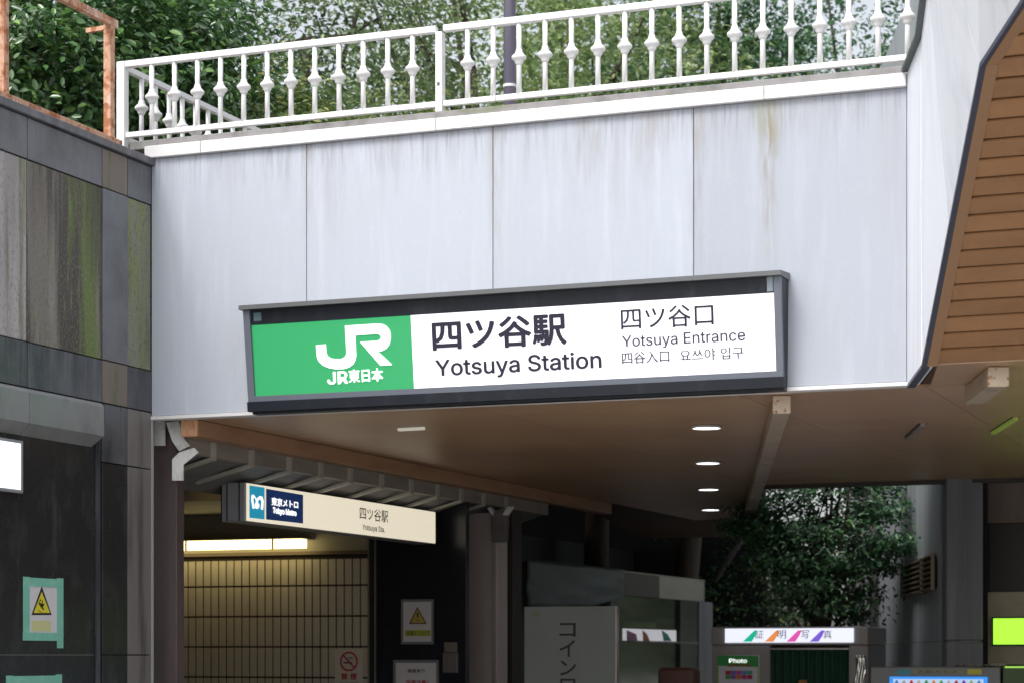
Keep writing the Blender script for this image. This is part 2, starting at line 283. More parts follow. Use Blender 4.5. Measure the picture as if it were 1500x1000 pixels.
class MB:
    def __init__(s): s.v = []; s.f = []
    def add(s, vs, fs):
        n = len(s.v); s.v += [tuple(map(float, q)) for q in vs]; s.f += [tuple(i + n for i in f) for f in fs]; return s
    def box(s, a0, a1, b0, b1, z0, z1):
        return s.add([(a0, b0, z0), (a1, b0, z0), (a1, b1, z0), (a0, b1, z0), (a0, b0, z1), (a1, b0, z1), (a1, b1, z1), (a0, b1, z1)],
                     [(0, 3, 2, 1), (4, 5, 6, 7), (0, 1, 5, 4), (1, 2, 6, 5), (2, 3, 7, 6), (3, 0, 4, 7)])
    def hexa(s, p): # 8 points: bottom loop ccw, top loop ccw
        return s.add(p, [(0, 3, 2, 1), (4, 5, 6, 7), (0, 1, 5, 4), (1, 2, 6, 5), (2, 3, 7, 6), (3, 0, 4, 7)])
    def prism(s, front, off): # polygon of 3d points extruded by a vector
        n = len(front); back = [tuple(q[i] + off[i] for i in range(3)) for q in front]
        return s.add(list(front) + back, [tuple(range(n)), tuple(range(2 * n - 1, n - 1, -1))] + [(i, n + i, n + (i + 1) % n, (i + 1) % n) for i in range(n)])
    def bar(s, p, q, w, h=None, up=(0, 0, 1)):
        h = w if h is None else h
        p = Vector(p); q = Vector(q); d = (q - p).normalized(); u = Vector(up)
        if abs(d.dot(u)) > .99: u = Vector((1, 0, 0))
        r = d.cross(u).normalized(); u = r.cross(d)
        c = [(-1, -1), (1, -1), (1, 1), (-1, 1)]
        vs = [tuple(P + r * (x * w / 2) + u * (y * h / 2)) for P in (p, q) for x, y in c]
        return s.add(vs, [(3, 2, 1, 0), (4, 5, 6, 7)] + [(i, (i + 1) % 4, 4 + (i + 1) % 4, 4 + i) for i in range(4)])
    def tube(s, pts, rad, n=10):
        pts = [Vector(p) for p in pts]; rad = rad if isinstance(rad, (list, tuple)) else [rad] * len(pts)
        vs = []; fs = []
        for i, p in enumerate(pts):
            d = (pts[min(i + 1, len(pts) - 1)] - pts[max(i - 1, 0)]).normalized()
            u = Vector((0, 0, 1)) if abs(d.z) < .95 else Vector((1, 0, 0))
            r = d.cross(u).normalized(); u = r.cross(d)
            for k in range(n):
                t = 2 * math.pi * k / n; vs.append(tuple(p + (r * math.cos(t) + u * math.sin(t)) * rad[i]))
        for i in range(len(pts) - 1):
            for k in range(n): fs.append((i * n + k, i * n + (k + 1) % n, (i + 1) * n + (k + 1) % n, (i + 1) * n + k))
        fs.append(tuple(range(n - 1, -1, -1))); fs.append(tuple((len(pts) - 1) * n + k for k in range(n)))
        return s.add(vs, fs)
    def lathe(s, c, prof, n=12): # prof: (radius, z)
        vs = []; fs = []
        for r, z in prof:
            for k in range(n):
                t = 2 * math.pi * k / n; vs.append((c[0] + r * math.cos(t), c[1] + r * math.sin(t), c[2] + z))
        m = len(prof)
        for i in range(m - 1):
            for k in range(n): fs.append((i * n + k, i * n + (k + 1) % n, (i + 1) * n + (k + 1) % n, (i + 1) * n + k))
        fs.append(tuple(range(n - 1, -1, -1))); fs.append(tuple((m - 1) * n + k for k in range(n)))
        return s.add(vs, fs)
    def build(s, name, mat, parent=None, label=None, bevel=0, smooth=False, origin=None):
        b = base_of(parent) if parent is not None else (origin or [0, 0, 0])
        me = bpy.data.meshes.new(name)
        me.from_pydata([(x - b[0], y - b[1], z - b[2]) for x, y, z in s.v], [], s.f)
        me.materials.append(mat)
        bm = bmesh.new(); bm.from_mesh(me); bmesh.ops.recalc_face_normals(bm, faces=bm.faces)
        if bevel: bmesh.ops.bevel(bm, geom=list(bm.edges), offset=bevel, segments=1, affect='EDGES', clamp_overlap=True)
        bm.to_mesh(me); bm.free()
        if smooth: me.polygons.foreach_set('use_smooth', [True] * len(me.polygons))
        o = bpy.data.objects.new(name, me); SC.collection.objects.link(o)
        if parent is not None: o.parent = parent
        else:
            o.location = wpt(*b); o.rotation_euler = (0, 0, -TH); o['base'] = list(b)
        if label: o['label'] = label
        return o

def struct(name, mb, mat, **k): return tag(mb.build(name, mat, **k), kind='structure')
def box(a0, a1, b0, b1, z0, z1): return MB().box(a0, a1, b0, b1, z0, z1)

FONT = None
try:
    import os
    FONT = bpy.data.fonts.load(os.path.join(bpy.utils.system_resource('DATAFILES'), 'fonts', 'Inter.woff2'))
except Exception: FONT = None
def glyph_mesh(s, bold):
    cu = bpy.data.curves.new('t', 'FONT'); cu.body = s; cu.size = 1; cu.font = (FONT if s.isascii() else None) or cu.font; cu.offset = bold; cu.resolution_u = 3
    o = bpy.data.objects.new('t', cu); SC.collection.objects.link(o)
    dg = bpy.context.evaluated_depsgraph_get(); me = bpy.data.meshes.new_from_object(o.evaluated_get(dg))
    vs = [v.co.copy() for v in me.vertices]; fs = [tuple(p.vertices) for p in me.polygons]
    bpy.data.objects.remove(o); bpy.data.curves.remove(cu); bpy.data.meshes.remove(me)
    return vs, fs
def text(parent, s, mat, plane, c, x0, x1, z0, z1, bold=0.0, name='lettering', shear=None, depth_at=None):
    """flat lettering fitted to a rectangle on plane 'B' (b=c, seen from -b) or 'A' (a=c, seen from +a)"""
    vs, fs = glyph_mesh(s, 0)
    if not vs: return None
    lx = min(v.x for v in vs); hx = max(v.x for v in vs); ly = min(v.y for v in vs); hy = max(v.y for v in vs)
    mb = MB(); P = []
    # heavier weights: the same outlines again, shifted by a fraction of the letter height, each 0.25 mm further forward
    kx = (x1 - x0) / (hx - lx); kz = (z1 - z0) / (hy - ly); w = bold * 1.0
    sh_l = [(0, 0)] if not bold else [(math.cos(q * math.pi / 4) * w, math.sin(q * math.pi / 4) * w) for q in range(8)] + ([(0, 0)] if bold > .02 else [])
    for n_, (ox, oy) in enumerate(sh_l):
        P = []
        for v in vs:
            x = x0 + (v.x - lx + ox) * kx; z = z0 + (v.y - ly + oy) * kz
            cc = c if depth_at is None else depth_at(z)
            cc += (-.00025 if plane == 'B' else .00025) * n_
            P.append((x, cc, z) if plane == 'B' else (cc, x, z))
        mb.add(P, fs)
    if s.count(' ') == 1:       # two words: two parts
        i_ = 0 if plane == 'B' else 1
        fw_ = glyph_mesh(s.split(' ')[0], 0)[0]; cut = x0 + (max(v.x for v in fw_) - lx) * kx + .02
        out = []
        for side in (0, 1):
            m2 = MB(); m2.v = mb.v; m2.f = [f for f in mb.f if (min(mb.v[q][i_] for q in f) > cut) == bool(side)]
            us = sorted({q for f in m2.f for q in f}); mp_ = {q: n for n, q in enumerate(us)}
            m3 = MB(); m3.v = [mb.v[q] for q in us]; m3.f = [tuple(mp_[q] for q in f) for f in m2.f]; out.append(m3.build(name, mat, parent))
        return out[0]
    return mb.build(name, mat, parent)
def poly_px(parent, name, mat, plane, c, pts, th=.004, depth_at=None):
    """flat shape whose outline is given in photo pixels, lying on the plane"""
    P = []
    for x, y in pts:
        if plane == 'B': a, z = onB(x, y, c); P.append((a, c if depth_at is None else depth_at(z), z))
        else: b, z = onA(x, y, c); P.append((c, b, z))
    return MB().prism(P, (0, th, 0) if plane == 'B' else (-th, 0, 0)).build(name, mat, parent)
def text_px(parent, s, mat, plane, c, x0, x1, ytop, ybot, bold=0.0, name='lettering', depth_at=None):
    """x0..x1 and the rows at its left end, in photo pixels"""
    fn = onB if plane == 'B' else onA
    h0, zt = fn(x0, ytop, c); _, zb = fn(x0, ybot, c); h1, _ = fn(x1, ytop, c)
    return text(parent, s, mat, plane, c, h0, h1, zb, zt, bold, name, depth_at=depth_at)

# ================================================================= SETTING
g = MB(); g.add([(-400, -400, 0), (400, -400, 0), (400, 400, 0), (-400, 400, 0)], [(0, 1, 2, 3)])
struct('ground', g, M_PAVE)
# raised terrace behind the granite wall and bridge deck over the passage
ZF0, ZF1 = 4.03, 6.70
struct('terrace_ground', box(-30, -.06, -12, 34, 6.30, 6.60), M_SOIL)
dk = MB(); outl = [(-.02, .16), (12, .16), (12, 10.6), (3.5, 10.6), (-.3, 24), (-.02, 24)]
dk.prism([(a, b, 4.12) for a, b in outl], (0, 0, 2.62)); struct('bridge_deck', dk, M_STRUC)

# ================================================================= CONCRETE BRIDGE FASCIA
fa = thing('bridge_fascia', 'long pale concrete bridge face above the passage carrying the green and white station sign', 'wall', (3.9, 0, ZF0))
ax = [0.0, 1.776, 3.781, 5.795, 7.785]
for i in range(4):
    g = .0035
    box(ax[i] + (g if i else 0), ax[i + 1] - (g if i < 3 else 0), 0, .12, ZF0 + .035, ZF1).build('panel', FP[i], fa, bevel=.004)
box(0.01, 7.775, .03, .15, ZF0 + .04, ZF1 - .01).build('backing', pm('joint_grey', (.34, .33, .33), .9), fa)
box(0.0, 7.80, -.02, .14, ZF0 - .005, ZF0 + .03).build('drip_edge', M_COPE, fa, bevel=.003)
cx = [-.06, .598, 3.2, 6.48, 7.79]
for i in range(4): box(cx[i] + .003, cx[i + 1] - .003, -.05, .20, ZF1 + .002, ZF1 + .125).build('coping_stone', M_COPE, fa, bevel=.006)
box(-.30, 7.80, .06, .22, ZF1 + .127, ZF1 + .215).build('kerb', M_KERB, fa, bevel=.006)

# ----- side wall flaring towards the street
bC = onZ(1350, 535, 4.03)[1]; TAN = .618
def onS(px, py):
    r = ray(px, py); t = (4.03 + TAN * (bC - CAM[1]) - EYE) / (r[2] + TAN * r[1])
    return (CAM[0] + t * r[0], CAM[1] + t * r[1], EYE + t * r[2])
C0 = (7.79, 0, 4.03); C1 = onS(1350, 535); C2 = onS(1435, 95); C3 = onS(1500, -5)
d = [C3[i] - C2[i] for i in range(3)]; C4 = tuple(C3[i] + d[i] * 2.0 for i in range(3))
T0 = (7.79, 0, 6.83); T1 = (8.11, -1.034, 6.83); T2 = (8.80, -4.07, 6.83); T3 = (9.20, -4.9, 6.85); T4 = (10.2, -6.2, 6.95)
sw = thing('side_wall', 'white streaked concrete wall turning from the bridge towards the street, edged in dark blue', 'wall', (8.2, -1.3, 4.03))
def wallseg(p, q, r, s, name='panel', th=.10, mat=M_SIDE, gap=.0):
    o = (th, .02, 0)
    P = [p, q, tuple(q[i] + o[i] for i in range(3)), tuple(p[i] + o[i] for i in range(3)), s, r, tuple(r[i] + o[i] for i in range(3)), tuple(s[i] + o[i] for i in range(3))]
    return MB().hexa(P).build(name, mat, sw)
def lerp(p, q, t): return tuple(p[i] + (q[i] - p[i]) * t for i in range(3))
wallseg(C0, lerp(C0, C1, .98), lerp(T0, T1, .98), T0)
wallseg(lerp(C1, C2, .01), lerp(C1, C2, .50), lerp(T1, T2, .50), lerp(T1, T2, .01))
wallseg(lerp(C1, C2, .503), C2, T2, lerp(T1, T2, .503))
wallseg(lerp(C2, C3, .004), C3, T3, T2); wallseg(C3, C4, T4, T3)
# thin dark edge along the bottom, brown trim behind it, dark cap on top
eg = MB()
cs = [C0, C1, C2, C3, C4]
for p, q in zip(cs[1:], cs[2:]): eg.bar((p[0] + .02, p[1], p[2] - .008), (q[0] + .02, q[1], q[2] - .008), .042, .035)
eg.bar((C0[0] + .03, C0[1] + .02, C0[2] - .008), (C1[0] + .03, C1[1], C1[2] - .012), .07, .03)
eg.build('bottom_edge', M_DEDGE, sw)
tp = MB()
ts = [T0, T1, T2, T3, T4]
for p, q in zip(ts, ts[1:]): tp.bar((p[0] + .06, p[1], p[2] + .02), (q[0] + .06, q[1], q[2] + .02), .22, .035)
tp.build('top_cap', pm('dark_green_cap', (.05, .07, .06), .5), sw)

SLATS = [pm('brown_slat_%d' % i, tuple(x * q for x in (.37, .19, .083)), .5, layers=[(tuple(x * q for x in (.27, .135, .06)), (1.6, 5, 5), .4, .7, .6), (tuple(x * q for x in (.44, .24, .11)), (14, 3, 3), .55, .8, .5), ((.14, .08, .045), (5, 8, 8), .64, .74, .5, 6)]) for i, q in enumerate((.93, 1.0, 1.07))]
# ----- sloping slatted soffit to the right
ss = thing('slatted_soffit', 'sloping brown soffit of long horizontal boards under the right side wall', 'soffit', (10, -2, 4.3))
LB = .166  # board pitch in plan
def leftA(b):
    P = [C1, C2, C3, C4]
    for p, q in zip(P, P[1:]):
        if q[1] <= b <= p[1]: t = (b - p[1]) / (q[1] - p[1]); return p[0] + t * (q[0] - p[0])
    return C1[0] if b > C1[1] else C4[0]
nb = (math.sin(math.atan(TAN)), math.cos(math.atan(TAN)))
k = 0
while bC - (k + 1) * LB > C4[1]:
    b0, b1 = bC - k * LB - .006, bC - (k + 1) * LB + .006
    z0, z1 = 4.03 + TAN * (bC - b0), 4.03 + TAN * (bC - b1)
    l0, l1 = leftA(b0) + .125, leftA(b1) + .125
    tilt = .006
    P = [(l0, b0, z0 + tilt), (14, b0, z0 + tilt), (14, b1, z1 - tilt), (l1, b1, z1 - tilt)]
    MB().prism(P, (0, .012, .02)).build('board', SLATS[k * 7 % 3], ss); k += 1
bk = MB(); P = [(C1[0] + .1, bC, 4.07), (14, bC, 4.07), (14, C4[1], 4.07 + TAN * (bC - C4[1])), (C4[0] + .1, C4[1], 4.07 + TAN * (bC - C4[1])), (C2[0] + .1, C2[1], 4.07 + TAN * (bC - C2[1]))]
bk.prism(P, (0, .1, .2)).build('backing', M_SLATGAP, ss)
tr = MB()
for p, q in zip(cs[1:], cs[2:]): tr.bar((p[0] + .088, p[1], p[2] + .0), (q[0] + .088, q[1], q[2] + .0), .085, .03)
tr.build('edge_trim', M_TRIM, ss)
# upper mass of the right-hand structure (parapet top side), gives the flare its body
struct('upper_walkway', MB().prism([(8.35, -1.0, 6.3), (14, -1.0, 6.3), (14, -6.0, 7.5), (10.3, -6.0, 7.5)], (0, 0, .2)), M_STRUC)

# ----- brown ceiling under the bridge
ce = struct('ceiling', MB().prism([(a, b, 4.055) for a, b in [(.2, .16), (7.9, .16), (8.3, bC), (14, bC), (14, 10.67), (3.55, 10.67), (-.25, 24), (.2, 24)][:6] + [(-.2, 24), (-2.5, 24), (.2, 12)]], (0, 0, .06)), M_SLATGAP)
def amax(b): return 14 if b < 10.67 else 3.55 - (b - 10.67) * .286
def ceil_poly(a0, a1, b0, b1):
    g = .003; P = [(a0 + g, b0 + g), (min(a1, amax(b0)) - g, b0 + g), (min(a1, amax(b1 - .01)) - g, b1 - g), (a0 + g, b1 - g)]
    if P[1][0] <= P[0][0] + .05 or P[2][0] <= P[3][0] + .02: return
    MB().prism([(a, b, 4.03) for a, b in P], (0, 0, .024)).build('panel', M_CEIL, ce)
ARA = [.452, 3.56, 6.2, 7.93]; BRB = [.15, 3.75, 7.2, 10.67, 14.3, 18, 24]
for i in range(3):
    for j in range(6): ceil_poly(ARA[i], ARA[i + 1], BRB[j], BRB[j + 1])
for a0, a1 in ((7.93, 11), (11, 14)):
    for b0, b1 in ((.15, 3.75), (3.75, 7.2), (7.2, 10.67)): ceil_poly(a0, a1, b0, b1)
MB().prism([(7.97, .14, 4.03), (14, .14, 4.03), (14, bC, 4.03), (8.30, bC, 4.03)], (0, 0, .024)).build('panel', M_CEIL, ce)
box(3.5, 14, 10.672, 10.85, 3.98, 4.6).build('rear_edge', M_BROWNDK, ce)

# ----- downlights
DL = [(1035, 623), (1037, 675), (1038, 714), (1041, 744)]
nm = ['nearest and largest round downlight, just behind the bridge face', 'second round downlight from the bridge face', 'third round downlight from the bridge face, between two others', 'farthest and smallest round downlight in the brown ceiling']
proto = None
for (x, y), lb in zip(DL, nm):
    a, b = onZ(x, y, 4.03)
    if proto is None:
        t = thing('downlight', lb, 'ceiling light', (a, b, 4.03), 'round downlights in a row in the brown ceiling'); proto = t
        ring = MB().lathe((a, b, 4.0), [(.155, .029), (.165, .02), (.165, .0), (.148, .0), (.146, .02)], 28).build('trim_ring', M_LRING, t)
        MB().lathe((a, b, 4.0), [(.143, .0281), (.143, .006), (.10, .002), (.02, .0)], 28).build('lens', M_LAMP, t)
    else:
        t = proto.copy(); SC.collection.objects.link(t); t.location = wpt(a, b, 4.03); t['base'] = [a, b, 4.03]; t['label'] = lb
        for ch in proto.children:
            c = ch.copy(); SC.collection.objects.link(c); c.parent = t

# ----- drain boxes hung below the ceiling
def drain(name, label, p, q, w, segs):
    t = thing(name, label, 'drain channel', (p[0], p[1], 3.86))
    for i in range(segs):
        s0 = lerp(p, q, i / segs + .0015); s1 = lerp(p, q, (i + 1) / segs - .0015)
        MB().bar(s0, s1, w, .155).build('channel', M_DRAIN, t)
    d = Vector(q) - Vector(p); d.normalize()
    MB().bar(tuple(Vector(p) - d * .03), tuple(Vector(p) + d * .0), w + .012, .168).build('end_cap', M_GUT, t, bevel=.008)
    return t
a0, b0 = onZ(1145, 605, 3.86); a1, b1 = onZ(1092, 775, 3.86)
dlong = drain('drain_channel', 'long beige boxed drain channel with a rusty square end running back under the ceiling', (a0, b0, 3.942), (a1, b1, 3.942), .155, 7)
ea, eb = a1, b1; ta, tz = onB(1046, 850, eb)
MB().tube([(ea, eb, 3.90), (ea - .02, eb, 3.74), (ta, eb, tz)], .055, 10).build('downpipe', M_PIPE, dlong, smooth=True)
a0, b0 = onZ(1462, 566, 3.86); a1, b1 = onZ(1427, 592, 3.86)
drain('drain_channel', 'short boxed drain channel with an orange beige end below the slatted soffit', (a0, b0, 3.942), (a1, b1, 3.942), .165, 1)
# thin surface lamps on the ceiling; the grey bar paints a gloss reflection
for p, q, lb, m in (((584, 629), (621, 627), 'thin pale tube strip on the ceiling beside the green half of the sign', pm('pale_strip', (.6, .58, .5), .4, emis=(1, .95, .8), es=.2)),
                    ((1455, 634), (1488, 613), 'thin yellow green tube strip on the ceiling near the right edge', pm('lime_strip', (.25, .30, .08), .4, emis=(.5, .7, .1), es=.08)),
                    ((1330, 642), (1352, 622), 'dull grey bar painting a gloss reflection on the ceiling below the end of the bridge face', pm('reflection_strip', (.30, .26, .24), .4))):
    a0, b0 = onZ(*p, 4.01); a1, b1 = onZ(*q, 4.01)
    t = thing('ceiling_strip', lb, 'strip light', (a0, b0, 4.02))
    MB().bar((a0, b0, 4.012), (a1, b1, 4.012), .05, .03).build('tube', m, t)
    MB().bar((a0 - .0, b0, 4.0285), (a1, b1, 4.0285), .09, .0025).build('base', M_BROWNDK, t)

# ================================================================= GRANITE WALL ON THE LEFT
gw = thing('granite_wall', 'old stone clad building wall on the left with dark slate bands and mossy panels', 'wall', (0, -1.5, 0))
B5 = -7.0
r_ = [6.62, 6.225, 4.525, 4.10, 3.515, 1.61, 0.0]
bx = [0.0, -.465, -.94, -2.238, -3.9, -5.5, B5]
def gp(b0, b1, z0, z1, mat, proud=0.0, lab=None, gap=.006):
    return box(-.045, proud, b1 + gap, b0 - gap, z0 + gap, z1 - gap).build('panel', mat, gw, label=lab, bevel=.003)
cap_b = [0.02, -1.6, -3.4, B5]
for i in range(3): box(-.30, .045, cap_b[i + 1] + .004, cap_b[i], 6.625, 6.70).build('coping_stone', M_SLATE, gw, bevel=.006)
top = [M_SLATE, M_BROWNP, M_SLATE, M_SLATE, M_SLATE, M_SLATE]
mid = [M_MOSS, M_SLATE, M_STAIN, M_PALE, M_STAIN, M_PALE]
ban = [M_SLATED, M_BROWNP, M_SLATED, M_SLATED, M_SLATED, M_SLATED]
for i in range(6):
    pr = [.0, .004, .0, .002, 0, .003][i]
    gp(bx[i], bx[i + 1], r_[1], r_[0], top[i], pr + (.0 if i != 1 else -.004))
    gp(bx[i], bx[i + 1], r_[2], r_[1], mid[i], pr - .008 if mid[i] is not M_SLATE else pr, {0: 'mossy green panel', 2: 'dark water stained panel'}.get(i))
    gp(bx[i], bx[i + 1], r_[3], r_[2], ban[i], pr)
low = [M_GREYP, M_SLATED]
for i in range(2):
    for zt, zb in ((4.10, 3.515), (3.515, 1.61), (1.61, 0)): gp(bx[i], bx[i + 1], zb, zt, low[i] if not (i == 1 and zt < 4) else M_GRAN, 0)
box(-.40, -.046, B5, -.002, 0, 6.62).build('backing', M_JOINT, gw) if False else None
# backing stops above the doorway recess
box(-.40, -.046, B5, -.004, 4.05, 6.62).build('backing', M_JOINT, gw)
box(-.40, -.046, -.955, -.004, 0, 4.05).build('backing', M_GRAN, gw)
# recessed black granite under the lintel
RA = -.062
bb = [-.965, -3.6, B5]; zz = [4.08, 1.61, .0]
for i in range(2):
    for j in range(2): box(RA - .05, RA, bb[i + 1] + .004, bb[i] - .004, zz[j + 1] + .005, zz[j] - .005).build('black_panel', M_GRAN, gw, bevel=.002)
box(RA - .06, RA - .012, B5, -.97, 0.0, 4.08).build('grout', M_GROUT, gw)
box(RA + .004, -.012, -.972, -.957, 0, 4.0).build('jamb_trim', M_SLATED, gw)
box(-.012, .012, -.006, .022, 0, 4.03).build('corner_trim', pm('corner_strip', (.36, .36, .37), .5), gw)
# lintel cover with bevelled underside
li = thing('entrance_lintel', 'grey metal lintel cover with bevelled underside below the slate band on the left', 'lintel', (.03, -2, 3.7))
seg = [-.985, -2.275, -4.3, B5]
for i in range(3):
    b0, b1 = seg[i] - .003, seg[i + 1] + .003
    P = [(.02, b0, 4.088), (.05, b0, 4.05), (.05, b0, 3.765), (RA + .01, b0, 3.655), (RA + .001, b0, 3.656), (RA + .001, b0, 4.088)]
    if i == 0: P = [(.02, b0, 4.088), (.05, b0, 4.05), (.05, b0, 3.765), (RA + .01, b0 - .07, 3.655), (RA + .001, b0 - .07, 3.656), (RA + .001, b0, 4.088)]
    Q = [(p[0], b1, p[2]) for p in P]
    MB().add(P + Q, [tuple(range(6)), tuple(range(11, 5, -1))] + [(k, 6 + k, 6 + (k + 1) % 6, (k + 1) % 6) for k in range(6)]).build('cover', M_LINT, li)
# lightbox under the lintel
lb = thing('lightbox', 'white lit box sign with grey frame under the lintel at the left edge', 'sign', (0, -2.6, 3.1))
b1_, zt = onA(37, 645, .02); _, zb = onA(37, 722, .02)
box(RA + .001, .0, -4.4, b1_, zb, zt).build('case', pm('lightbox_frame', (.34, .35, .37), .4, .3), lb, bevel=.006)
box(.0005, .006, -4.36, b1_ - .05, zb + .03, zt - .03).build('face', pm('lightbox_face', (.75, .76, .8), .4, emis=(.88, .9, 1), es=.7), lb)

# ----- taped posters on black granite
def taped(label, px, tri=True):
    bl, z1 = onA(px[0], px[1], RA); br, z0 = onA(px[2], px[3], RA)
    t = thing('poster', label, 'poster', (RA, (bl + br) / 2, z0))
    w = .11
    box(RA + .001, RA + .004, bl + w * .5, br - w * .5, z0 + .05, z1 - .05).build('paper', M_PAPER, t)
    def strip(b0, b1, za, zb, o): box(RA + .0045 + o, RA + .0065 + o, b0, b1, za, zb).build('tape', M_TAPE, t)
    strip(bl, bl + w, z0 + .03, z1 - .005, 0); strip(br - w, br, z0 - .07, z1, .0005)
    strip(bl + .02, br - .02, z1 - .09, z1 - .01, .0025); strip(bl - .01, br - .05, z0, z0 + .075, .003)
    if tri:
        X = RA + .006
        def tr(pts, m, o, nme): MB().prism([(X + o, *onA(x, y, RA)) for x, y in pts], (-.002, 0, 0)).build(nme, m, t)
        tr([(60.5, 858), (45.5, 900), (75, 900)], M_INK, 0, 'triangle_border'); tr([(60.3, 866), (48.5, 897), (72.3, 897)], M_YEL, .001, 'triangle')
        fig = MB()
        for poly in ([(55.5, 879), (57.5, 882), (61, 884), (64, 883), (63.5, 886), (61.5, 888.5), (64, 892), (62.5, 893), (58, 887.5), (56, 884)],
                     [(57.5, 876.5), (59.2, 878), (58.6, 880.5), (56.8, 879.6)], [(60, 884), (61, 878), (61.9, 878.5), (61.4, 884.6)], [(55, 893), (61, 896), (60.5, 896.6), (54.7, 893.8)]):
            fig.prism([(X + .002, *onA(x, y, RA)) for x, y in poly], (-.001, 0, 0))
        fig.build('slipping_figure', M_INK, t)
        b_, z_ = onA(46, 908, RA); b2_, z2_ = onA(74, 924, RA)
        box(X - .0015, X - .0005, b_, b2_, z2_, z_).build('caption_band', M_YELP, t)
    return t
taped('white slippery floor warning with yellow triangle taped in green to the black granite wall', (33, 843, 92, 938))
taped('white notice with green tape at the bottom edge below the slippery floor warning', (8, 988, 90, 1085), tri=False)

# ----- rusty frame standing on the left wall
rf = thing('rusty_railing', 'rusted peeling steel frame railing on top of the left wall', 'railing', (-.2, -1.5, 6.7))
ra = -.2
def rz(px, py): return onA(px, py, ra)
bR = rz(160, 200)[0]; bL = rz(4, 100)[0]
ztop = rz(160, 36)[1]; zbt = 6.80
MB().bar((ra, bR, 6.70), (ra, bR, ztop), .085, .085).build('post', M_RUST, rf, bevel=.004)
MB().bar((ra, bL, 6.70), (ra, bL, ztop), .085, .085).build('post', M_RUST, rf, bevel=.004)
MB().bar((ra, bL - 1.9, 6.70), (ra, bL - 1.9, ztop), .085, .085).build('post', M_RUST, rf)
MB().bar((ra + .012, bR + .10, ztop + .02), (ra + .012, B5, ztop + .02), .07, .075).build('top_rail', M_RUST, rf, bevel=.004)
MB().bar((ra + .06, bR + .09, 6.765), (ra + .06, B5, 6.765), .08, .09).build('bottom_rail', M_RUST, rf, bevel=.004)
MB().bar((ra, bR, ztop - .03), (ra - .28, bR + .03, ztop - .03), .045, .045).build('return_rail', M_RUST, rf)

# ================================================================= WHITE BALUSTER RAILING
rl = thing('baluster_railing', 'white metal railing with knobbed balusters along the top of the bridge', 'railing', (3.8, .12, 6.9))
RB = .12; Z0, Z1 = 7.0, 7.735
aL = onB(179.5, 97, RB)[0]; aM = onB(645, 45, RB)[0]
MB().bar((aL, RB, Z1), (aM - .04, RB, Z1), .07, .065).build('top_rail', M_WPAINT, rl, bevel=.006)
MB().bar((aM + .04, RB, Z1), (7.95, RB, Z1), .07, .065).build('top_rail', M_WPAINT, rl, bevel=.006)
def brail(a0, a1): MB().bar((a0, RB, Z0), (a1, RB, Z0), .05, .055).build('bottom_rail', M_WPAINT, rl, bevel=.005)
brail(aL + .04, aM - .04); b722 = onB(727, 150, RB)[0]; brail(aM + .04, b722 - .003); brail(b722 + .003, 7.85)
MB().bar((aL, RB, 6.78), (aL, RB, Z1 + .03), .095, .095).build('post', M_WPAINT, rl, bevel=.006)
MB().bar((aM, RB, 6.915), (aM, RB, Z1 - .033), .095, .07).build('post', M_WPAINT, rl, bevel=.006)
MB().lathe((aM, RB - .05, 7.19), [(.0, -.012), (.014, -.012), (.014, .012), (.0, .012)], 8).build('bolt', M_PIPE, rl)
sh = MB().lathe((0, 0, 0), [(.027, -.345), (.0245, -.09), (.0245, .09), (.0265, .345)], 10)
kn = MB().lathe((0, 0, 0), [(.027, -.075), (.033, -.062), (.042, -.050), (.045, -.034), (.058, -.024), (.069, -.014), (.073, .000), (.070, .012), (.057, .023), (.044, .036), (.034, .054), (.028, .08)], 18)
def mesh_of(mb, name, mat):
    me = bpy.data.meshes.new(name); me.from_pydata(mb.v, [], mb.f); me.materials.append(mat)
    bm = bmesh.new(); bm.from_mesh(me); bmesh.ops.recalc_face_normals(bm, faces=bm.faces); bm.to_mesh(me); bm.free()
    me.polygons.foreach_set('use_smooth', [True] * len(me.polygons)); return me
shm = mesh_of(sh, 'baluster', M_WPAINT); knm = mesh_of(kn, 'knob', M_WPAINT)
rb = base_of(rl)
def baluster(a, b, z=7.365):
    o = bpy.data.objects.new('baluster', shm); SC.collection.objects.link(o); o.parent = rl
    o.location = (a - rb[0], b - rb[1], z - rb[2]); o.rotation_euler = (random.uniform(-.006, .006), random.uniform(-.006, .006), random.random())
    c = bpy.data.objects.new('knob', knm); SC.collection.objects.link(c); c.parent = o; c.location = (0, 0, random.uniform(-.004, .004) + .01)
p0 = onB(222.6, 100, RB)[0]; p1 = onB(604.4, 80, RB)[0]
for i in range(12): baluster(p0 + (p1 - p0) * i / 11, RB)
p0 = onB(685, 100, RB)[0]; p1 = onB(1329.5, 80, RB)[0]
for i in range(17): baluster(p0 + (p1 - p0) * i / 16, RB)
# the return going back
MB().bar((aL, RB + .05, Z1 - .02), (aL, 5.5, Z1 - .02), .06, .055).build('top_rail', M_WPAINT, rl)
MB().bar((aL, RB + .05, Z0 - .02), (aL, 5.5, Z0 - .02), .045, .05).build('bottom_rail', M_WPAINT, rl)
for i in range(18): baluster(aL, .50 + i * .285)
lp = thing('lamp_post', 'purple grey round post standing behind the white bridge railing', 'post', (2.78, 3, 6.74))
MB().tube([(2.78, 3, 6.74), (2.78, 3, 13)], .068, 16).build('pole', M_LPOST, lp, smooth=True)
MB().tube([(2.78, 3, 7.90), (2.78, 3, 7.93)], .074, 16).build('band', M_COPE, lp)
MB().tube([(2.78, 3, 6.74), (2.78, 3, 6.80)], .12, 12).build('base', M_LPOST, lp)
struct('stair_side_wall', box(7.90, 9.8, 1.5, 5.0, 6.74, 12), M_PIER)

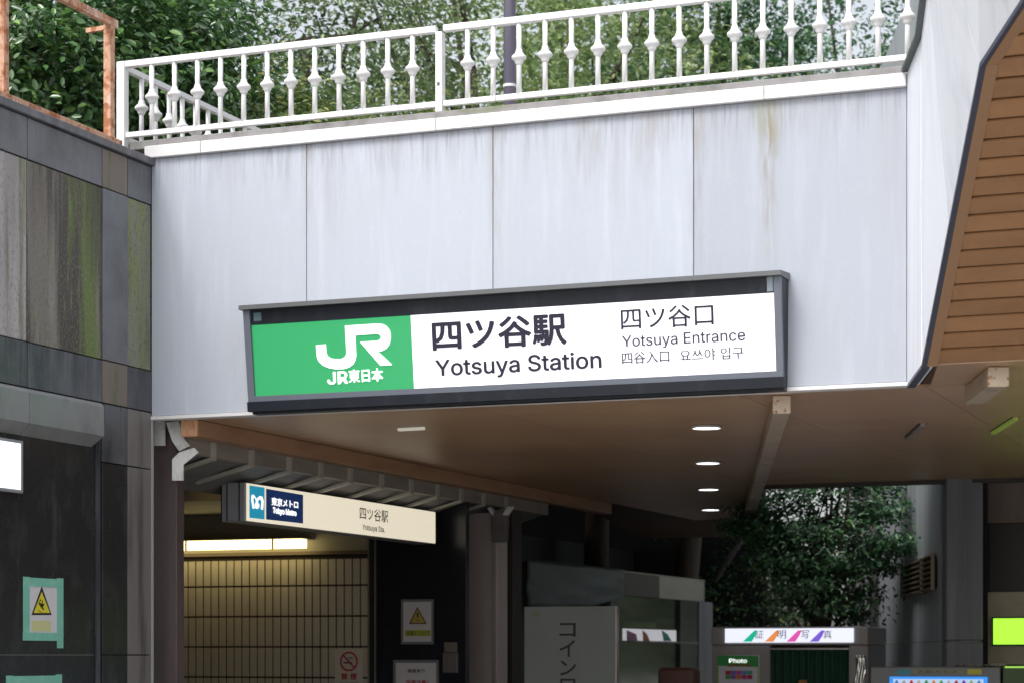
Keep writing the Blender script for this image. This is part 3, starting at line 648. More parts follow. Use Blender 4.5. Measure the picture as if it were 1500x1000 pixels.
# ================================================================= STATION SIGN
js = thing('station_sign', 'large lit green and white station name sign on the bridge face', 'sign', (3.93, -.1, 4.03))
zb, zt_ = 4.02, 5.03
def fr(z): return -.16 - (z - 4.03) * .12     # front plane leans out at the top
def sect(a0, a1, z0, z1, d0, d1): # slab between front plane offset d0 (front) and d1 (back)
    return MB().hexa([(a0, fr(z0) + d0, z0), (a1, fr(z0) + d0, z0), (a1, fr(z0) + d1, z0), (a0, fr(z0) + d1, z0), (a0, fr(z1) + d0, z1), (a1, fr(z1) + d0, z1), (a1, fr(z1) + d1, z1), (a0, fr(z1) + d1, z1)])
case = MB().hexa([(1.24, fr(zb) + .03, zb), (6.69, fr(zb) + .03, zb), (6.69, -.002, zb), (1.24, -.002, zb), (1.215, fr(zt_) + .03, zt_), (6.70, fr(zt_) + .03, zt_), (6.70, -.002, zt_), (1.215, -.002, zt_)])
case.build('case', M_SIGNBLK, js)
VA0 = onB(350, 452, -.33)[0]; VA1 = onB(1154, 398, -.08)[0]
MB().hexa([(VA0, fr(5.03) - .06, 5.032), (VA1, fr(5.03) - .06, 5.032), (VA1, -.002, 5.032), (VA0, -.002, 5.032), (VA0, fr(5.03) - .06, 5.075), (VA1, fr(5.03) - .06, 5.075), (VA1, -.002, 5.10), (VA0, -.002, 5.10)]).build('visor', M_SIGNTOP, js)
sect(1.215, 6.705, 4.04, 4.135, -.03, .029).build('bottom_frame', M_SIGNBLK, js)
sect(1.225, 6.70, 4.137, 4.19, -.022, .029).build('bottom_bezel', M_BEZEL, js)
MB().hexa([(1.22, fr(4.14) - .02, 4.192), (1.295, fr(4.14) - .02, 4.192), (1.295, fr(4.14) + .029, 4.192), (1.22, fr(4.14) + .029, 4.192), (1.225, fr(5.03) - .03, 5.03), (1.295, fr(5.03) - .03, 5.03), (1.295, fr(5.03) + .029, 5.03), (1.225, fr(5.03) + .029, 5.03)]).build('side_bezel', M_BEZEL, js)
sect(6.635, 6.70, 4.192, 5.03, -.022, .029).build('side_bezel', M_BEZEL, js)
sect(1.297, 6.633, 4.888, 5.03, 0, .029).build('top_band', M_SIGNBLK, js)
sect(1.297, 3.026, 4.193, 4.886, .004, .029).build('green_panel', M_GREEN, js)
sect(3.028, 6.633, 4.193, 4.886, .004, .029).build('white_panel', M_LITW, js)
fr1 = lambda z: fr(z) - .004
BS = -.21   # reference plane for reading pixel positions
def zx(s, x, y): return 340 + x / 3.571, 380 + y / 3.571
J = [(445, 450), (497, 445), (499, 492), (506, 507), (522, 517), (550, 521), (575, 519), (592, 510), (600, 497), (602, 480), (601, 351), (770, 340), (800, 343), (820, 354), (833, 372), (838, 395), (837, 420), (828, 447), (812, 467), (790, 478), (768, 482), (838, 550), (776, 554), (676, 433), (762, 428), (778, 423), (786, 412), (785, 402), (776, 394), (760, 392), (653, 400), (653, 500), (648, 525), (635, 547), (612, 563), (585, 571), (545, 573), (505, 566), (475, 553), (455, 532), (447, 510)]
poly_px(js, 'logo', M_WHTXT, 'B', BS, [zx(0, *p) for p in J], th=.001, depth_at=fr1)
text_px(js, 'JR', M_WHTXT, 'B', BS, 479.5, 508, 545, 562, .02, depth_at=fr1)
text_px(js, '東日本', M_WHTXT, 'B', BS, 510.5, 560, 541.5, 559.5, .024, depth_at=fr1)
text_px(js, '四ツ谷駅', M_DTXT, 'B', BS, 636, 830, 472, 514.5, .026, depth_at=fr1)
text_px(js, 'Yotsuya Station', M_DTXT, 'B', BS, 638, 880, 527, 556, .014, depth_at=fr1)
text_px(js, '四ツ谷口', M_DTXT, 'B', BS, 911.5, 1046.5, 453.5, 484.5, .006, depth_at=fr1)
text_px(js, 'Yotsuya Entrance', M_MTXT, 'B', BS, 912, 1092, 492.5, 512.5, .008, depth_at=fr1)
text_px(js, '四谷入口', M_MTXT, 'B', BS, 911, 980, 516, 533, .008, depth_at=fr1)
text_px(js, '요쓰야 입구', M_MTXT, 'B', BS, 995.7, 1089, 512, 529, .006, depth_at=fr1)
fr2 = lambda z: fr(z) - .0015
poly_px(js, 'sticker', pm('faded_blue_sticker', (.10, .17, .20), .5), 'B', BS, [(376, 460), (387, 459), (387, 471), (376, 472)], th=.001, depth_at=fr2)
poly_px(js, 'latch_plate', pm('pale_plate', (.26, .31, .34), .4, .3), 'B', BS, [(1126, 408), (1134.5, 407), (1134.5, 428), (1126, 429)], th=.001, depth_at=fr2)

# ================================================================= CANOPY EDGE: BEAM, BAND, RIBS
ca = thing('entrance_canopy', 'brown beam and grey ribbed canopy edge over the subway entrance', 'canopy', (.3, 5, 3.7))
for b0, b1 in ((.17, 3.9), (3.9, 8.4), (8.4, 13.4)): box(.268, .448, b0 + .002, b1 - .002, 3.86, 4.028).build('beam', M_BEAM, ca, bevel=.004)
box(.262, .452, .13, .169, 3.853, 4.03).build('beam_end', M_BEAMEND, ca, bevel=.01)
box(.17, .262, .30, 11.0, 3.70, 4.02).build('band', M_BAND, ca)
sf = MB().hexa([(.17, .5, 3.705), (.168, 11, 3.705), (-.62, 11, 3.45), (-.62, .5, 3.45), (.17, .5, 3.72), (.168, 11, 3.72), (-.62, 11, 3.47), (-.62, .5, 3.47)])
sf.build('soffit', M_SOFF, ca)
for bq in (.75, 1.6, 2.5, 3.3, 4.1, 5.0, 5.9, 6.75, 7.55, 8.35, 9.2):
    m = MB(); m.box(.262, .285, bq, bq + .10, 3.69, 3.855)
    m.hexa([(-.40, bq, 3.50), (.285, bq, 3.672), (.285, bq + .10, 3.672), (-.40, bq + .10, 3.50), (-.40, bq, 3.53), (.285, bq, 3.70), (.285, bq + .10, 3.70), (-.40, bq + .10, 3.53)])
    m.build('rib', M_RIB, ca)
fl = MB()
for pts, bq in (([(226, 616), (241, 617), (241, 652), (226, 652)], .28), ([(243, 618), (262, 616), (268, 640), (278, 652), (262, 660), (252, 645)], .24), ([(252, 672), (262, 662), (284, 655), (290, 662), (268, 680), (268, 703), (252, 703)], .22), ([(264, 612), (272, 612), (273, 618), (268, 625)], .14)):
    fl.prism([(onB(x, y, bq)[0], bq, onB(x, y, bq)[1]) for x, y in pts], (0, .02, 0))
fl.build('end_flashing', M_FLASH, ca)

pl = thing('stone_pillar', 'maroon brown stone pillar at the corner of the granite wall beside the subway entrance', 'pillar', (0, .35, 0))
box(-.30, .085, .36, .52, 0, 3.9).build('shaft', M_PILL, pl, bevel=.006)
box(-.30, .095, .34, .54, 0, .12).build('plinth', M_GRAN, pl)

# ================================================================= SUBWAY ENTRANCE
me_ = thing('entrance_sign', 'long lit cream subway sign with blue logo hanging below the canopy', 'sign', (-.2, 4.9, 3.3))
SA = -.10; s0 = 2.2; s1 = 7.59; sz0, sz1 = 3.117, 3.552
box(-.41, SA - .012, s0, s1 + .02, sz0, sz1).build('case', M_SIGNGREY, me_, bevel=.004)
box(SA - .011, SA, s0 + .05, s1, sz0 + .006, sz1 - .006).build('face', M_CREAM, me_)
for aa in (-.405, -.335, -.18): box(aa, aa + .012, s0 - .006, s0 - .0005, sz0, sz1).build('joint_strip', M_BLACK, me_)
for b_ in (3.4, 6.6): box(-.27, -.23, b_, b_ + .04, sz1, 3.60).build('hanger', M_SIGNGREY, me_)
poly_px(me_, 'logo_panel', M_MBLUE, 'A', SA + .003, [(365.5, 710), (387.5, 713.5), (387.5, 760), (365.5, 757.5)], th=.002)
poly_px(me_, 'name_panel', M_NAVY, 'A', SA + .003, [(390, 715), (444, 724), (444, 766), (390, 760)], th=.002)
poly_px(me_, 'logo', M_WHTXT, 'A', SA + .0045, [(368.5, 724), (372, 723.8), (376, 729.5), (380.5, 725.5), (384.5, 726.5), (386.5, 733), (385.5, 746), (382, 745), (383, 734), (381.5, 730.5), (379, 731.5), (377.8, 734.5), (380.3, 739), (379.5, 743), (376.8, 744.8), (373.8, 743), (373, 738.5), (375, 734), (374, 729.5), (372, 727.5), (371.2, 731), (373.2, 744.5), (370, 744), (368, 731)], th=.001)
text_px(me_, '東京メトロ', M_WHTXT, 'A', SA + .007, 398, 436.5, 727.5, 739, .03)
text_px(me_, 'Tokyo Metro', M_WHTXT, 'A', SA + .007, 400, 434, 742.5, 752.5, .04)
text_px(me_, '四ツ谷駅', M_DTXT, 'A', SA + .005, 527, 568.5, 741.5, 759.5, .008)
text_px(me_, 'Yotsuya Sta.', M_MTXT, 'A', SA + .005, 531, 563.5, 767, 777, .014)

TB = 8.0
tw = thing('tiled_wall', 'inner wall of tall beige tiles with dark grout in the subway entrance', 'wall', (-2.8, TB, 0))
box(-7.2, -1.292, TB + .012, TB + .2, 0, 3.02).build('grout', M_TGROUT, tw)
tw_w = .1243; gap = .019; rows = [3.010, 2.606, 2.166, 1.726, 1.286, .846, .406, -.03]
zr = [onB(400, y, TB)[1] for y in (817, 856.5, 901, 945.5, 990)]
dz = (zr[1] - zr[4]) / 3; rows = [zr[0], zr[1], zr[2], zr[3], zr[4], zr[4] - dz, zr[4] - 2 * dz, 0.01]
tb = base_of(tw)
for j in range(7):
    h = rows[j] - rows[j + 1] - gap * 1.3
    me = mesh_of(MB().box(-tw_w / 2 + gap / 2, tw_w / 2 - gap / 2, -.0, .012, 0, h), 'tile', M_TILE); me.polygons.foreach_set('use_smooth', [False] * 6)
    bmm = bmesh.new(); bmm.from_mesh(me); bmesh.ops.bevel(bmm, geom=list(bmm.edges), offset=.003, segments=1, affect='EDGES'); bmm.to_mesh(me); bmm.free()
    if j > 4: continue
    for i in range(27):
        o = bpy.data.objects.new('tile', me); SC.collection.objects.link(o); o.parent = tw
        o.location = (-1.355 - i * tw_w - tb[0], TB - tb[1] + random.uniform(0, .002), rows[j + 1] - tb[2]); o.rotation_euler = (random.uniform(-.004, .004), 0, random.uniform(-.006, .006))
lowt = MB()
for j in (5, 6):
    for i in range(27):
        x = -1.355 - i * tw_w; lowt.box(x - tw_w / 2 + gap / 2, x + tw_w / 2 - gap / 2, TB, TB + .012, rows[j + 1], rows[j] - gap * 1.3)
lowt.build('lower_tiles', M_TILE, tw)['kind'] = 'stuff'
box(-7.2, -1.29, TB - .05, TB + .2, 3.022, 3.07).build('ledge', pm('brown_ledge', (.14, .10, .07), .5), tw)
box(-7.2, -1.29, TB + .0, TB + .2, 3.072, 4.1).build('bulkhead', M_BEIGE, tw)
for x, w, m in ((-1.285, .018, M_STEEL), (-1.255, .05, M_BLACK), (-1.19, .022, M_STEEL)): box(x, x + w, TB - .03, TB + .1, 0, 3.5).build('jamb_strip', m, tw)
box(-1.168, -1.15, TB - .01, TB + .1, 0, 3.5).build('jamb_strip', M_BLACK, tw)
# side return and inner ceiling of the lobby
iw = thing('lobby_ceiling', 'golden board ceiling inside the subway entrance', 'ceiling', (-2.5, 4, 3.75))
for i in range(22): box(-3.4 + i * .135 + .004, -3.4 + (i + 1) * .135 - .004, 2.2, 5.2, 3.74, 3.755).build('board', M_GOLD, iw)
box(-7, -.46, .9, TB - .01, 3.77, 3.85).build('backing', M_BROWNDK, iw)
box(-7, -.46, 5.22, TB - .01, 3.60, 3.765).build('dropped_edge', M_BEIGE, iw)
struct('station_side_wall', box(-7.2, -7.0, .2, TB, 0, 4.1), M_BEIGE)
struct('station_front_wall', box(-7.0, -.31, .45, .8, 0, 4.1), M_DARKWALL)
lf = thing('tube_lamp', 'warm glowing fluorescent lamp box above the beige tiled wall', 'ceiling light', (-2.8, TB - .2, 3.0))
a0, z0 = onB(447, 803, 7.75); _, z1 = onB(440, 789, 7.75)
box(-5.6, a0, 7.62, 7.80, z0 + .01, z1).build('diffuser', M_TUBE, lf)
box(-5.65, a0 + .02, 7.60, 7.995, z1 + .001, z1 + .02).build('housing', M_BEIGE, lf)
for x in (272, 399): a_, _ = onB(x, 800, 7.60); box(a_ - .012, a_ + .012, 7.60, 7.618, z0 - .0, z1).build('clip', pm('brass_clip', (.4, .25, .08), .4), lf)
lf2 = thing('tube_lamp', 'thin golden lamp line higher up inside the subway entrance', 'ceiling light', (-2, 5.1, 3.6))
for (x0, y0, x1, y1) in ((268, 714, 314, 719), (268, 706, 314, 703)):
    a0, z0 = onB(x0, y0, 4.9); a1, z1 = onB(x1, y1, 4.9)
    MB().bar((a0, 4.9, z0), (a1, 4.9, z1), .03, .03 if y0 > 710 else .012).build('tube', pm('golden_line', (.8, .6, .3), .4, emis=(1, .72, .3), es=1.2), lf2)

pw = thing('poster_wall', 'dark navy polished stone wall between the tiled wall and the taupe column', 'wall', (-.5, TB, 0))
box(-1.149, .185, TB - .02, TB + .10, 0, 3.9).build('slab', M_DARKWALL, pw, bevel=.004)
PB = TB - .022
def poster(label, x0, y0, x1, y1, edge, mat=M_PAPERD, plane=PB, nm='poster'):
    a0, z1 = onB(x0, y0, plane); a1, z0 = onB(x1, y1, plane)
    t = thing(nm, label, 'notice', ((a0 + a1) / 2, plane, z0))
    if edge: box(a0 - edge, a1 + edge, plane - .003, plane - .001, z0 - edge, z1 + edge).build('laminate', M_LAMI, t)
    box(a0, a1, plane - .006, plane - .0035, z0, z1).build('paper', mat, t)
    return t, plane - .0075
t, q = poster('laminated step warning with exclamation triangle on the dark wall', 591, 881, 632, 939, .035)
poly_px(t, 'triangle_border', M_INK, 'B', q, [(611.5, 888), (599, 913), (625, 913)], th=.001)
poly_px(t, 'triangle', pm('worn_yellow', (.50, .38, .08), .5), 'B', q - .001, [(611.6, 891), (601.5, 911.5), (622.5, 911.5)], th=.0008)
poly_px(t, 'exclamation_mark', M_INK, 'B', q - .002, [(610.4, 896.5), (613.2, 896.5), (612.4, 905), (611.2, 905)], th=.0008)
poly_px(t, 'exclamation_dot', M_INK, 'B', q - .002, [(610.8, 907), (612.8, 907), (612.8, 909), (610.8, 909)], th=.0008)
poly_px(t, 'caption_band', pm('olive_yellow', (.46, .48, .06), .5), 'B', q, [(593, 922), (631, 922), (631, 931), (593, 931)], th=.001)
text_px(t, '段差について', M_DTXT, 'B', q - .0015, 595, 629.5, 923.2, 929.8, .01)
t, q = poster('larger laminated notice with black and red text below the exclamation warning', 580, 970, 639, 1050, .04)
text_px(t, '段差あり', M_DTXT, 'B', q, 597, 622, 979, 984.5, .02)
text_px(t, '段差注意！', M_RED, 'B', q, 595, 627, 995, 1002, .02)
text_px(t, '足元にご注意ください', M_DTXT, 'B', q, 590, 630, 1014, 1020, .0)
t, q = poster('no smoking notice with red ring on the beige tiled wall', 491, 949, 531.5, 1012, 0, plane=TB - .002, mat=pm('cream_paper', (.55, .50, .43), .6))
cxp, cyp = 511, 968; ring = MB(); n = 32
ac, zc = onB(cxp, cyp, q); Ro, Ri = .138, .113
vs = []; fs = []
for k in range(n):
    an = 2 * math.pi * k / n
    for R in (Ri, Ro): vs.append((ac + R * math.cos(an), q, zc + R * math.sin(an)))
for k in range(n): i = 2 * k; j = 2 * ((k + 1) % n); fs.append((i, i + 1, j + 1, j))
ring.add(vs, fs); ring.bar((ac - .088, q - .0012, zc + .088), (ac + .088, q - .0012, zc - .088), .001, .022) ; ring.build('red_ring', M_RED, t)
cig = MB().box(ac - .085, ac + .05, q - .0002, q + .0008, zc - .028, zc - .008); cig.build('cigarette', M_INK, t)
smk = MB()
for o_ in (0, .035): smk.tube([(ac - .03 + o_, q, zc + .02), (ac - .02 + o_, q, zc + .045), (ac + .02 + o_, q, zc + .06), (ac + .05 + o_ * .6, q, zc + .035)], .004, 5)
smk.build('smoke_lines', M_INK, t)
text_px(t, '禁', M_RED, 'B', q, 500, 508.8, 985.5, 994.5, .03); text_px(t, '煙', M_RED, 'B', q, 513.5, 522.3, 985.5, 994.5, .03)
text_px(t, 'No smoking', M_MTXT, 'B', q, 498, 524, 997.5, 1001.5, 0)

# reflections board, column, rain leader
tc = thing('taupe_column', 'taupe metal clad column at the far end of the canopy band', 'column', (0, 9, 0))
box(-.30, .238, 9.0, 9.4, 0, 3.62).build('cladding', M_TAUPE, tc, bevel=.01)
sb = thing('wall_box', 'small grey box with pale rounded top on the dark wall right of the notices', 'box', (.0, TB, 1.6))
a0, z1 = onB(650, 955, PB); a1, z0 = onB(672, 985, PB)
box(a0, a1, PB - .05, PB, z0, z1).build('cover', M_PIPE, sb, bevel=.012); box(a0 + .02, a1 - .02, PB - .03, PB, z1 + .005, z1 + .14).build('label_plate', M_BROWNP, sb)
rp = thing('rain_pipe', 'dark metal rain leader box with a thin pipe beside the taupe column', 'drain pipe', (.34, 8.9, 0))
MB().prism([(.232, 8.75, 3.60), (.47, 8.75, 3.62), (.45, 8.75, 3.19), (.25, 8.75, 3.19)], (0, .14, 0)).build('leader_head', M_PIPE, rp, bevel=.008)
box(.245, .262, 8.78, 8.86, 0, 3.185).build('edge_strip', M_STEEL, rp)
MB().prism([(.19, 8.74, 3.66), (.27, 8.74, 3.56), (.29, 8.74, 3.60), (.24, 8.74, 3.68)], (0, .1, 0)).build('bracket', M_FLASH, rp)
MB().prism([(.42, 8.74, 3.57), (.50, 8.74, 3.68), (.56, 8.74, 3.68), (.48, 8.74, 3.56)], (0, .1, 0)).build('bracket', M_FLASH, rp)
dc = thing('dark_column', 'dark brown square column behind the rain leader', 'column', (.3, 9.6, 0))
box(-.10, .245, 9.6, 9.95, 0, 4.02).build('shaft', M_BROWNDK, dc, bevel=.01)
struct('dark_backdrop_wall', box(-9, -1.2, 29.0, 29.3, 0, 7), M_BLACK)  # black sheet stands in for the darkness of the building interior
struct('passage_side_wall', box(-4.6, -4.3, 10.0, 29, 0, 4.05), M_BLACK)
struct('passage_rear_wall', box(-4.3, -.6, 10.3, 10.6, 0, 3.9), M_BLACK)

# ================================================================= LOCKER SHELTER
KB = 6.5; a0, z1 = onB(768, 888, KB); a1, _ = onB(901, 888, KB)
lk = thing('locker_board', 'grey upright coin locker sign board with black vertical lettering', 'sign', ((a0 + a1) / 2, KB, 0))
box(a0, a1, KB, KB + .08, 0.02, z1).build('board', M_BOARD, lk, bevel=.004)
box(a1 + .002, a1 + .025, KB - .004, KB + .085, 0.02, z1).build('edge_trim', M_STEEL, lk)
for ch, y0, y1, x0, x1 in (('コ', 912, 931.5, 820, 843), ('イ', 937, 961, 820, 842), ('ン', 967, 988, 820.5, 843.5), ('ロ', 993.5, 1013, 821, 842.5), ('ッ', 1022, 1036, 823, 841), ('カ', 1043, 1065, 820, 843), ('ー', 1070, 1092, 829, 834)):
    text_px(lk, ch, M_INK, 'B', KB - .002, x0, x1, y0, y1, .012)
poly_px(lk, 'sticker', pm('khaki_sticker', (.20, .20, .13), .6), 'B', KB - .001, [(779, 895), (790, 895), (790, 902), (779, 902)], th=.001)
SX, SB0 = onZ(770, 820, 3.2); SB1 = onA(1040, 852, SX)[0]; SW = SX - .75
sh_ = thing('locker_shelter', 'flat roofed steel and dark glass shelter behind the coin locker board', 'shelter', (SX, 19, 0))
def sB(x): return onA(x, 900, SX)[0]
ZR0 = onA(1000, 878, SX)[1]; ZR1 = 3.2
E1 = SB1
prof = [(SX, SB0), (SX, E1 - .5), (SX - .06, E1 - .2), (SX - .25, E1), (SW, E1), (SW, SB0)]
box(SW, SX, SB0, E1 - 3.6, ZR0, ZR1 - .01).build('roof', M_ROOF, sh_)
MB().prism([(a, b, ZR0) for a, b in [(SX, E1 - 3.597)] + prof[1:-1] + [(SW, E1 - 3.597)]], (0, 0, ZR1 - ZR0 - .01)).build('roof_end_highlight', M_STEEL, sh_)  # lighter metal paints the highlight on the rounded end of the roof
MB().prism([(a + .02, b, ZR1 - .008) for a, b in prof], (0, 0, .02)).build('roof_lip', M_STEEL, sh_)
g0, g1, g2, g3 = sB(905), sB(998), sB(1024), sB(1044)
box(SX - .13, SX - .02, g0 - .35, g0 - .05, 0, ZR0).build('post', M_PIER, sh_, bevel=.006)
box(SX - .16, SX - .02, g1, g2 - .02, 0, ZR0).build('post', M_DARKWALL, sh_, bevel=.006)
box(SX - .16, SX - .0, g2, g3, 0, ZR0).build('post', M_PIER, sh_, bevel=.006)
zr_ = onA(950, 941, SX)[1]
box(SX - .10, SX - .085, g0, g1, zr_ + .04, ZR0).build('glass_panel', M_DGLASS, sh_)
box(SX - .14, SX - .01, g0, g2, zr_, zr_ + .038).build('mid_rail', M_PIPE, sh_)
box(SX - .10, SX - .08, g0, g1, .1, zr_).build('lower_panel', M_DGLASS, sh_)
# booth header's reflection in the glass, built as a glowing strip with colour wedges
hz0, hz1 = onA(950, 938, SX - .075)[1], onA(950, 921, SX - .075)[1]
box(SX - .084, SX - .078, sB(918), g1 - .1, hz0, hz1).build('sign_reflection', pm('sign_reflection_glow', (.6, .6, .62), .4, emis=(.8, .8, .86), es=.25), sh_)
for xs, c1 in (((918, 934, 932, 918), (.55, .25, .38)), ((942, 952, 948, 941), (.65, .22, .10)), ((972, 984, 978, 969), (.03, .40, .26))):
    ys = (938, 938, 928, 922)
    poly_px(sh_, 'colour_wedge', pm('reflected_wedge_%d' % int(c1[0] * 100), c1, .5), 'A', SX - .0765, [(x, y) for x, y in zip(xs, ys)], th=.001)
box(SX - .084, SX - .078, sB(918), sB(966), onA(950, 918.5, SX)[1], onA(950, 910, SX)[1]).build('green_strip', pm('olive_strip', (.12, .18, .05), .5), sh_)
box(SW, SW + .1, SB0 + .1, E1, 0, ZR0).build('rear_panel', M_BROWNDK, sh_); box(SW + .1, SX - .14, SB0 + .05, SB0 + .15, 0, ZR0).build('end_panel', M_BROWNDK, sh_)
# tarpaulin draped over the street end of the shelter
NU, NV = 34, 10; vs = []; fs = []
TB1 = sB(912)
for i in range(NU):
    u = i / (NU - 1); b = SB0 - .05 + u * (TB1 - SB0)
    zt_a = ZR1 + .035; xx = 770 + 140 * u; zlow = onA(xx, 889 - 14 * max(0, u - .6) * 2.5, SX)[1] + .012 * math.sin(u * 9)
    for j in range(NV):
        v = j / (NV - 1)
        vs.append((SX + .05 + (.03 * math.sin(u * 5 + v * 8) + .018 * math.sin(u * 12 - v * 14)) * v, b, zt_a + (zlow - zt_a) * v))
for i in range(NU - 1):
    for j in range(NV - 1): fs.append((i * NV + j, (i + 1) * NV + j, (i + 1) * NV + j + 1, i * NV + j + 1))
o = MB().add(vs, fs).build('tarpaulin', M_TARP, None, smooth=True, origin=[SX, 16, 2.8]); o.modifiers.new('thickness', 'SOLIDIFY').thickness = .006
tag(o, 'grey tarpaulin draped over the roof edge of the locker shelter', 'tarpaulin')
cb = thing('cabinet', 'reddish brown rounded cabinet standing low in front of the shelter glass', 'cabinet', (2.45, 8.2, 0))
a0, z1 = onB(963, 977, 8.2); a1, _ = onB(1014, 977, 8.2)
box(a0, a1, 8.2, 8.6, 0.03, z1).build('body', pm('red_brown_plastic', (.09, .035, .025), .5), cb, bevel=.04)
for x in (a0 + .05, a1 - .09): box(x, x + .04, 8.25, 8.55, 0, .03).build('foot', M_BLACK, cb)

# ================================================================= PHOTO BOOTH
pb = thing('photo_booth', 'grey photo booth with lit white header and dark green curtain', 'photo booth', (3.7, 12, 0))
QB = 12.0; X0, ZT = onB(1042, 918, QB); X1, _ = onB(1272, 918, QB)
aH0, _ = onB(1060, 918, QB); aC0, zC = onB(1127, 951, QB); aC1, _ = onB(1243, 951, QB)
_, zH = onB(1150, 944, QB)
box(X0, X1, QB, QB + 1.3, zH, ZT).build('header', M_BOOTH, pb, bevel=.015)
box(X0 + .01, aC0, QB + .02, QB + 1.3, 0, zH - .002).build('side_panel', M_BOOTH, pb, bevel=.01)
box(aC1, X1 - .01, QB + .02, QB + 1.3, 0, zH - .002).build('side_panel', M_BOOTH, pb, bevel=.01)
box(aC0, aC1, QB + .8, QB + 1.3, 0, zH - .002).build('rear_panel', M_BOOTH, pb)
box(aC0, aC1, QB + .01, QB + .07, zC + .003, zC + .025).build('curtain_rail', M_STEEL, pb)
cv = MB(); vs = []; fs = []; n = 90
for i in range(n + 1):
    u = i / n; a = aC0 + .005 + u * (aC1 - aC0 - .01); b = QB + .09 + .028 * math.sin(u * 62) + .012 * math.sin(u * 23)
    vs += [(a, b, .45), (a, b, zC)]
for i in range(n): fs.append((2 * i, 2 * i + 2, 2 * i + 3, 2 * i + 1))
cv.add(vs, fs).build('curtain', M_CURT, pb, smooth=True)
poly_px(pb, 'print', pm('orange_print', (.45, .2, .05), .6), 'B', QB + .045, [(1170, 995), (1182, 995), (1182, 1003), (1170, 1003)], th=.002)
a0, z1 = onB(1062, 920, QB - .03); a1, z0 = onB(1250, 940, QB - .03)
box(a0, a1, QB - .03, QB - .001, z0, z1).build('header_light', pm('booth_header_lit', (.75, .76, .8), .4, emis=(.82, .85, 1), es=.6), pb)
HP = QB - .032
for xa, c1 in ((1088, (.01, .50, .30)), (1120, (.85, .30, .08)), (1152, (.80, .10, .45)), (1186, (.22, .12, .70))):
    m = pm('wedge_%d' % int(c1[0] * 100), c1, .5, emis=c1, es=.5)
    poly_px(pb, 'colour_wedge', m, 'B', HP, [(xa, 939), (xa + 13, 939), (xa + 19, 930), (xa + 22, 922.5), (xa + 17, 922.5)], th=.001)
for ch, x in (('証', 1106), ('明', 1139), ('写', 1173), ('真', 1206)): text_px(pb, ch, M_LTXT if ch != '明' else M_MTXT, 'B', HP, x, x + 12.5, 922.5, 934.5, .0)
pp = thing('poster', 'white booth price poster with green header and coloured squares', 'poster', (2.8, QB, 1.2))
a0, z1 = onB(1051, 959, QB); a1, z0 = onB(1112, 1020, QB)
PQ = QB + .0; box(a0, a1, PQ + .002, PQ + .018, z0, z1).build('sheet', pm('lilac_sheet', (.80, .78, .86), .5), pp)
for nm_, pts, m in (('header', [(1051, 959), (1111, 960), (1111, 976), (1051, 974)], pm('poster_green', (.06, .42, .10), .5)), ('edge', [(1051, 975), (1053, 975), (1053, 1018), (1051, 1018)], pm('poster_lime', (.35, .65, .08), .5)), ('edge', [(1109.5, 976), (1111.5, 976), (1111.5, 1018), (1109.5, 1018)], pm('poster_lime', (.35, .65, .08), .5))):
    poly_px(pp, nm_, m, 'B', PQ, pts, th=.0015)
text_px(pp, 'Photo', M_WHTXT, 'B', PQ - .001, 1068, 1094, 964, 970, .01); text_px(pp, '証明写真', M_RED, 'B', PQ - .001, 1066, 1100, 971, 976, .01)
cols = [(.6, .04, .04), (.25, .18, .6), (.7, .10, .45), (.12, .35, .7), (.08, .5, .25), (.10, .45, .08), (.30, .15, .55), (.75, .25, .04), (.72, .05, .30), (.6, .04, .12)]
for i, c in enumerate(cols):
    x = 1062.5 + (i % 5) * 8; y = 981.5 + (i // 5) * 6.3
    poly_px(pp, 'colour_square', pm('square_%d' % i, c, .5), 'B', PQ, [(x, y), (x + 7.6, y), (x + 7.6, y + 5.9), (x, y + 5.9)], th=.0012)
cf = MB(); vs = []; fs = []
a0, z1 = onB(1253, 959, QB); a1, _ = onB(1268, 959, QB)
for i in range(9):
    for j in range(24):
        u, v = i / 8, j / 23
        vs.append((a0 + u * (a1 - a0) + .01 * math.sin(v * 13), QB - .02 + .018 * math.sin(u * 14 + v * 9) + .008 * math.sin(u * 31 - v * 21), z1 - v * 1.1))
for i in range(8):
    for j in range(23): fs.append((i * 24 + j, i * 24 + j + 1, (i + 1) * 24 + j + 1, (i + 1) * 24 + j))
cf.add(vs, fs); o = cf.build('silver_wrap', M_SILV, None, smooth=True, origin=[(a0 + a1) / 2, QB, .9]); o.modifiers.new('thickness', 'SOLIDIFY').thickness = .004
tag(o, 'crumpled silver wrapping strip on the right edge of the photo booth', 'wrapping')

# ================================================================= VENDING MACHINE AND RIGHT SIDE
vm = thing('vending_machine', 'grey drinks vending machine with blue lit display beside the photo booth', 'vending machine', (6.5, 8, 0))
VB = 8.0; v0, vz = onB(1275, 976, VB); v1, _ = onB(1465, 976, VB)
box(v0, v1, VB, VB + .7, .03, vz).build('cabinet', M_VGREY, vm, bevel=.012)
a0, z1 = onB(1303, 990, VB); a1, z0 = onB(1447, 1070, VB)
box(a0, a1, VB - .02, VB - .001, z0, z1).build('display_frame', M_BLUE, vm, bevel=.008)
a2, z2 = onB(1309, 993.5, VB); a3, z3 = onB(1441, 1040, VB)
box(a2, a3, VB - .024, VB - .0205, z3, z2).build('display_window', pm('display_glow', (.5, .6, .7), .3, emis=(.5, .65, .9), es=.4), vm)
cc = [(.1, .3, .7), (.5, .5, .55), (.65, .04, .04), (.6, .55, .5), (.05, .35, .1), (.75, .35, .05), (.08, .4, .15), (.55, .55, .6), (.45, .05, .05), (.15, .05, .5), (.3, .5, .15), (.1, .3, .65)]
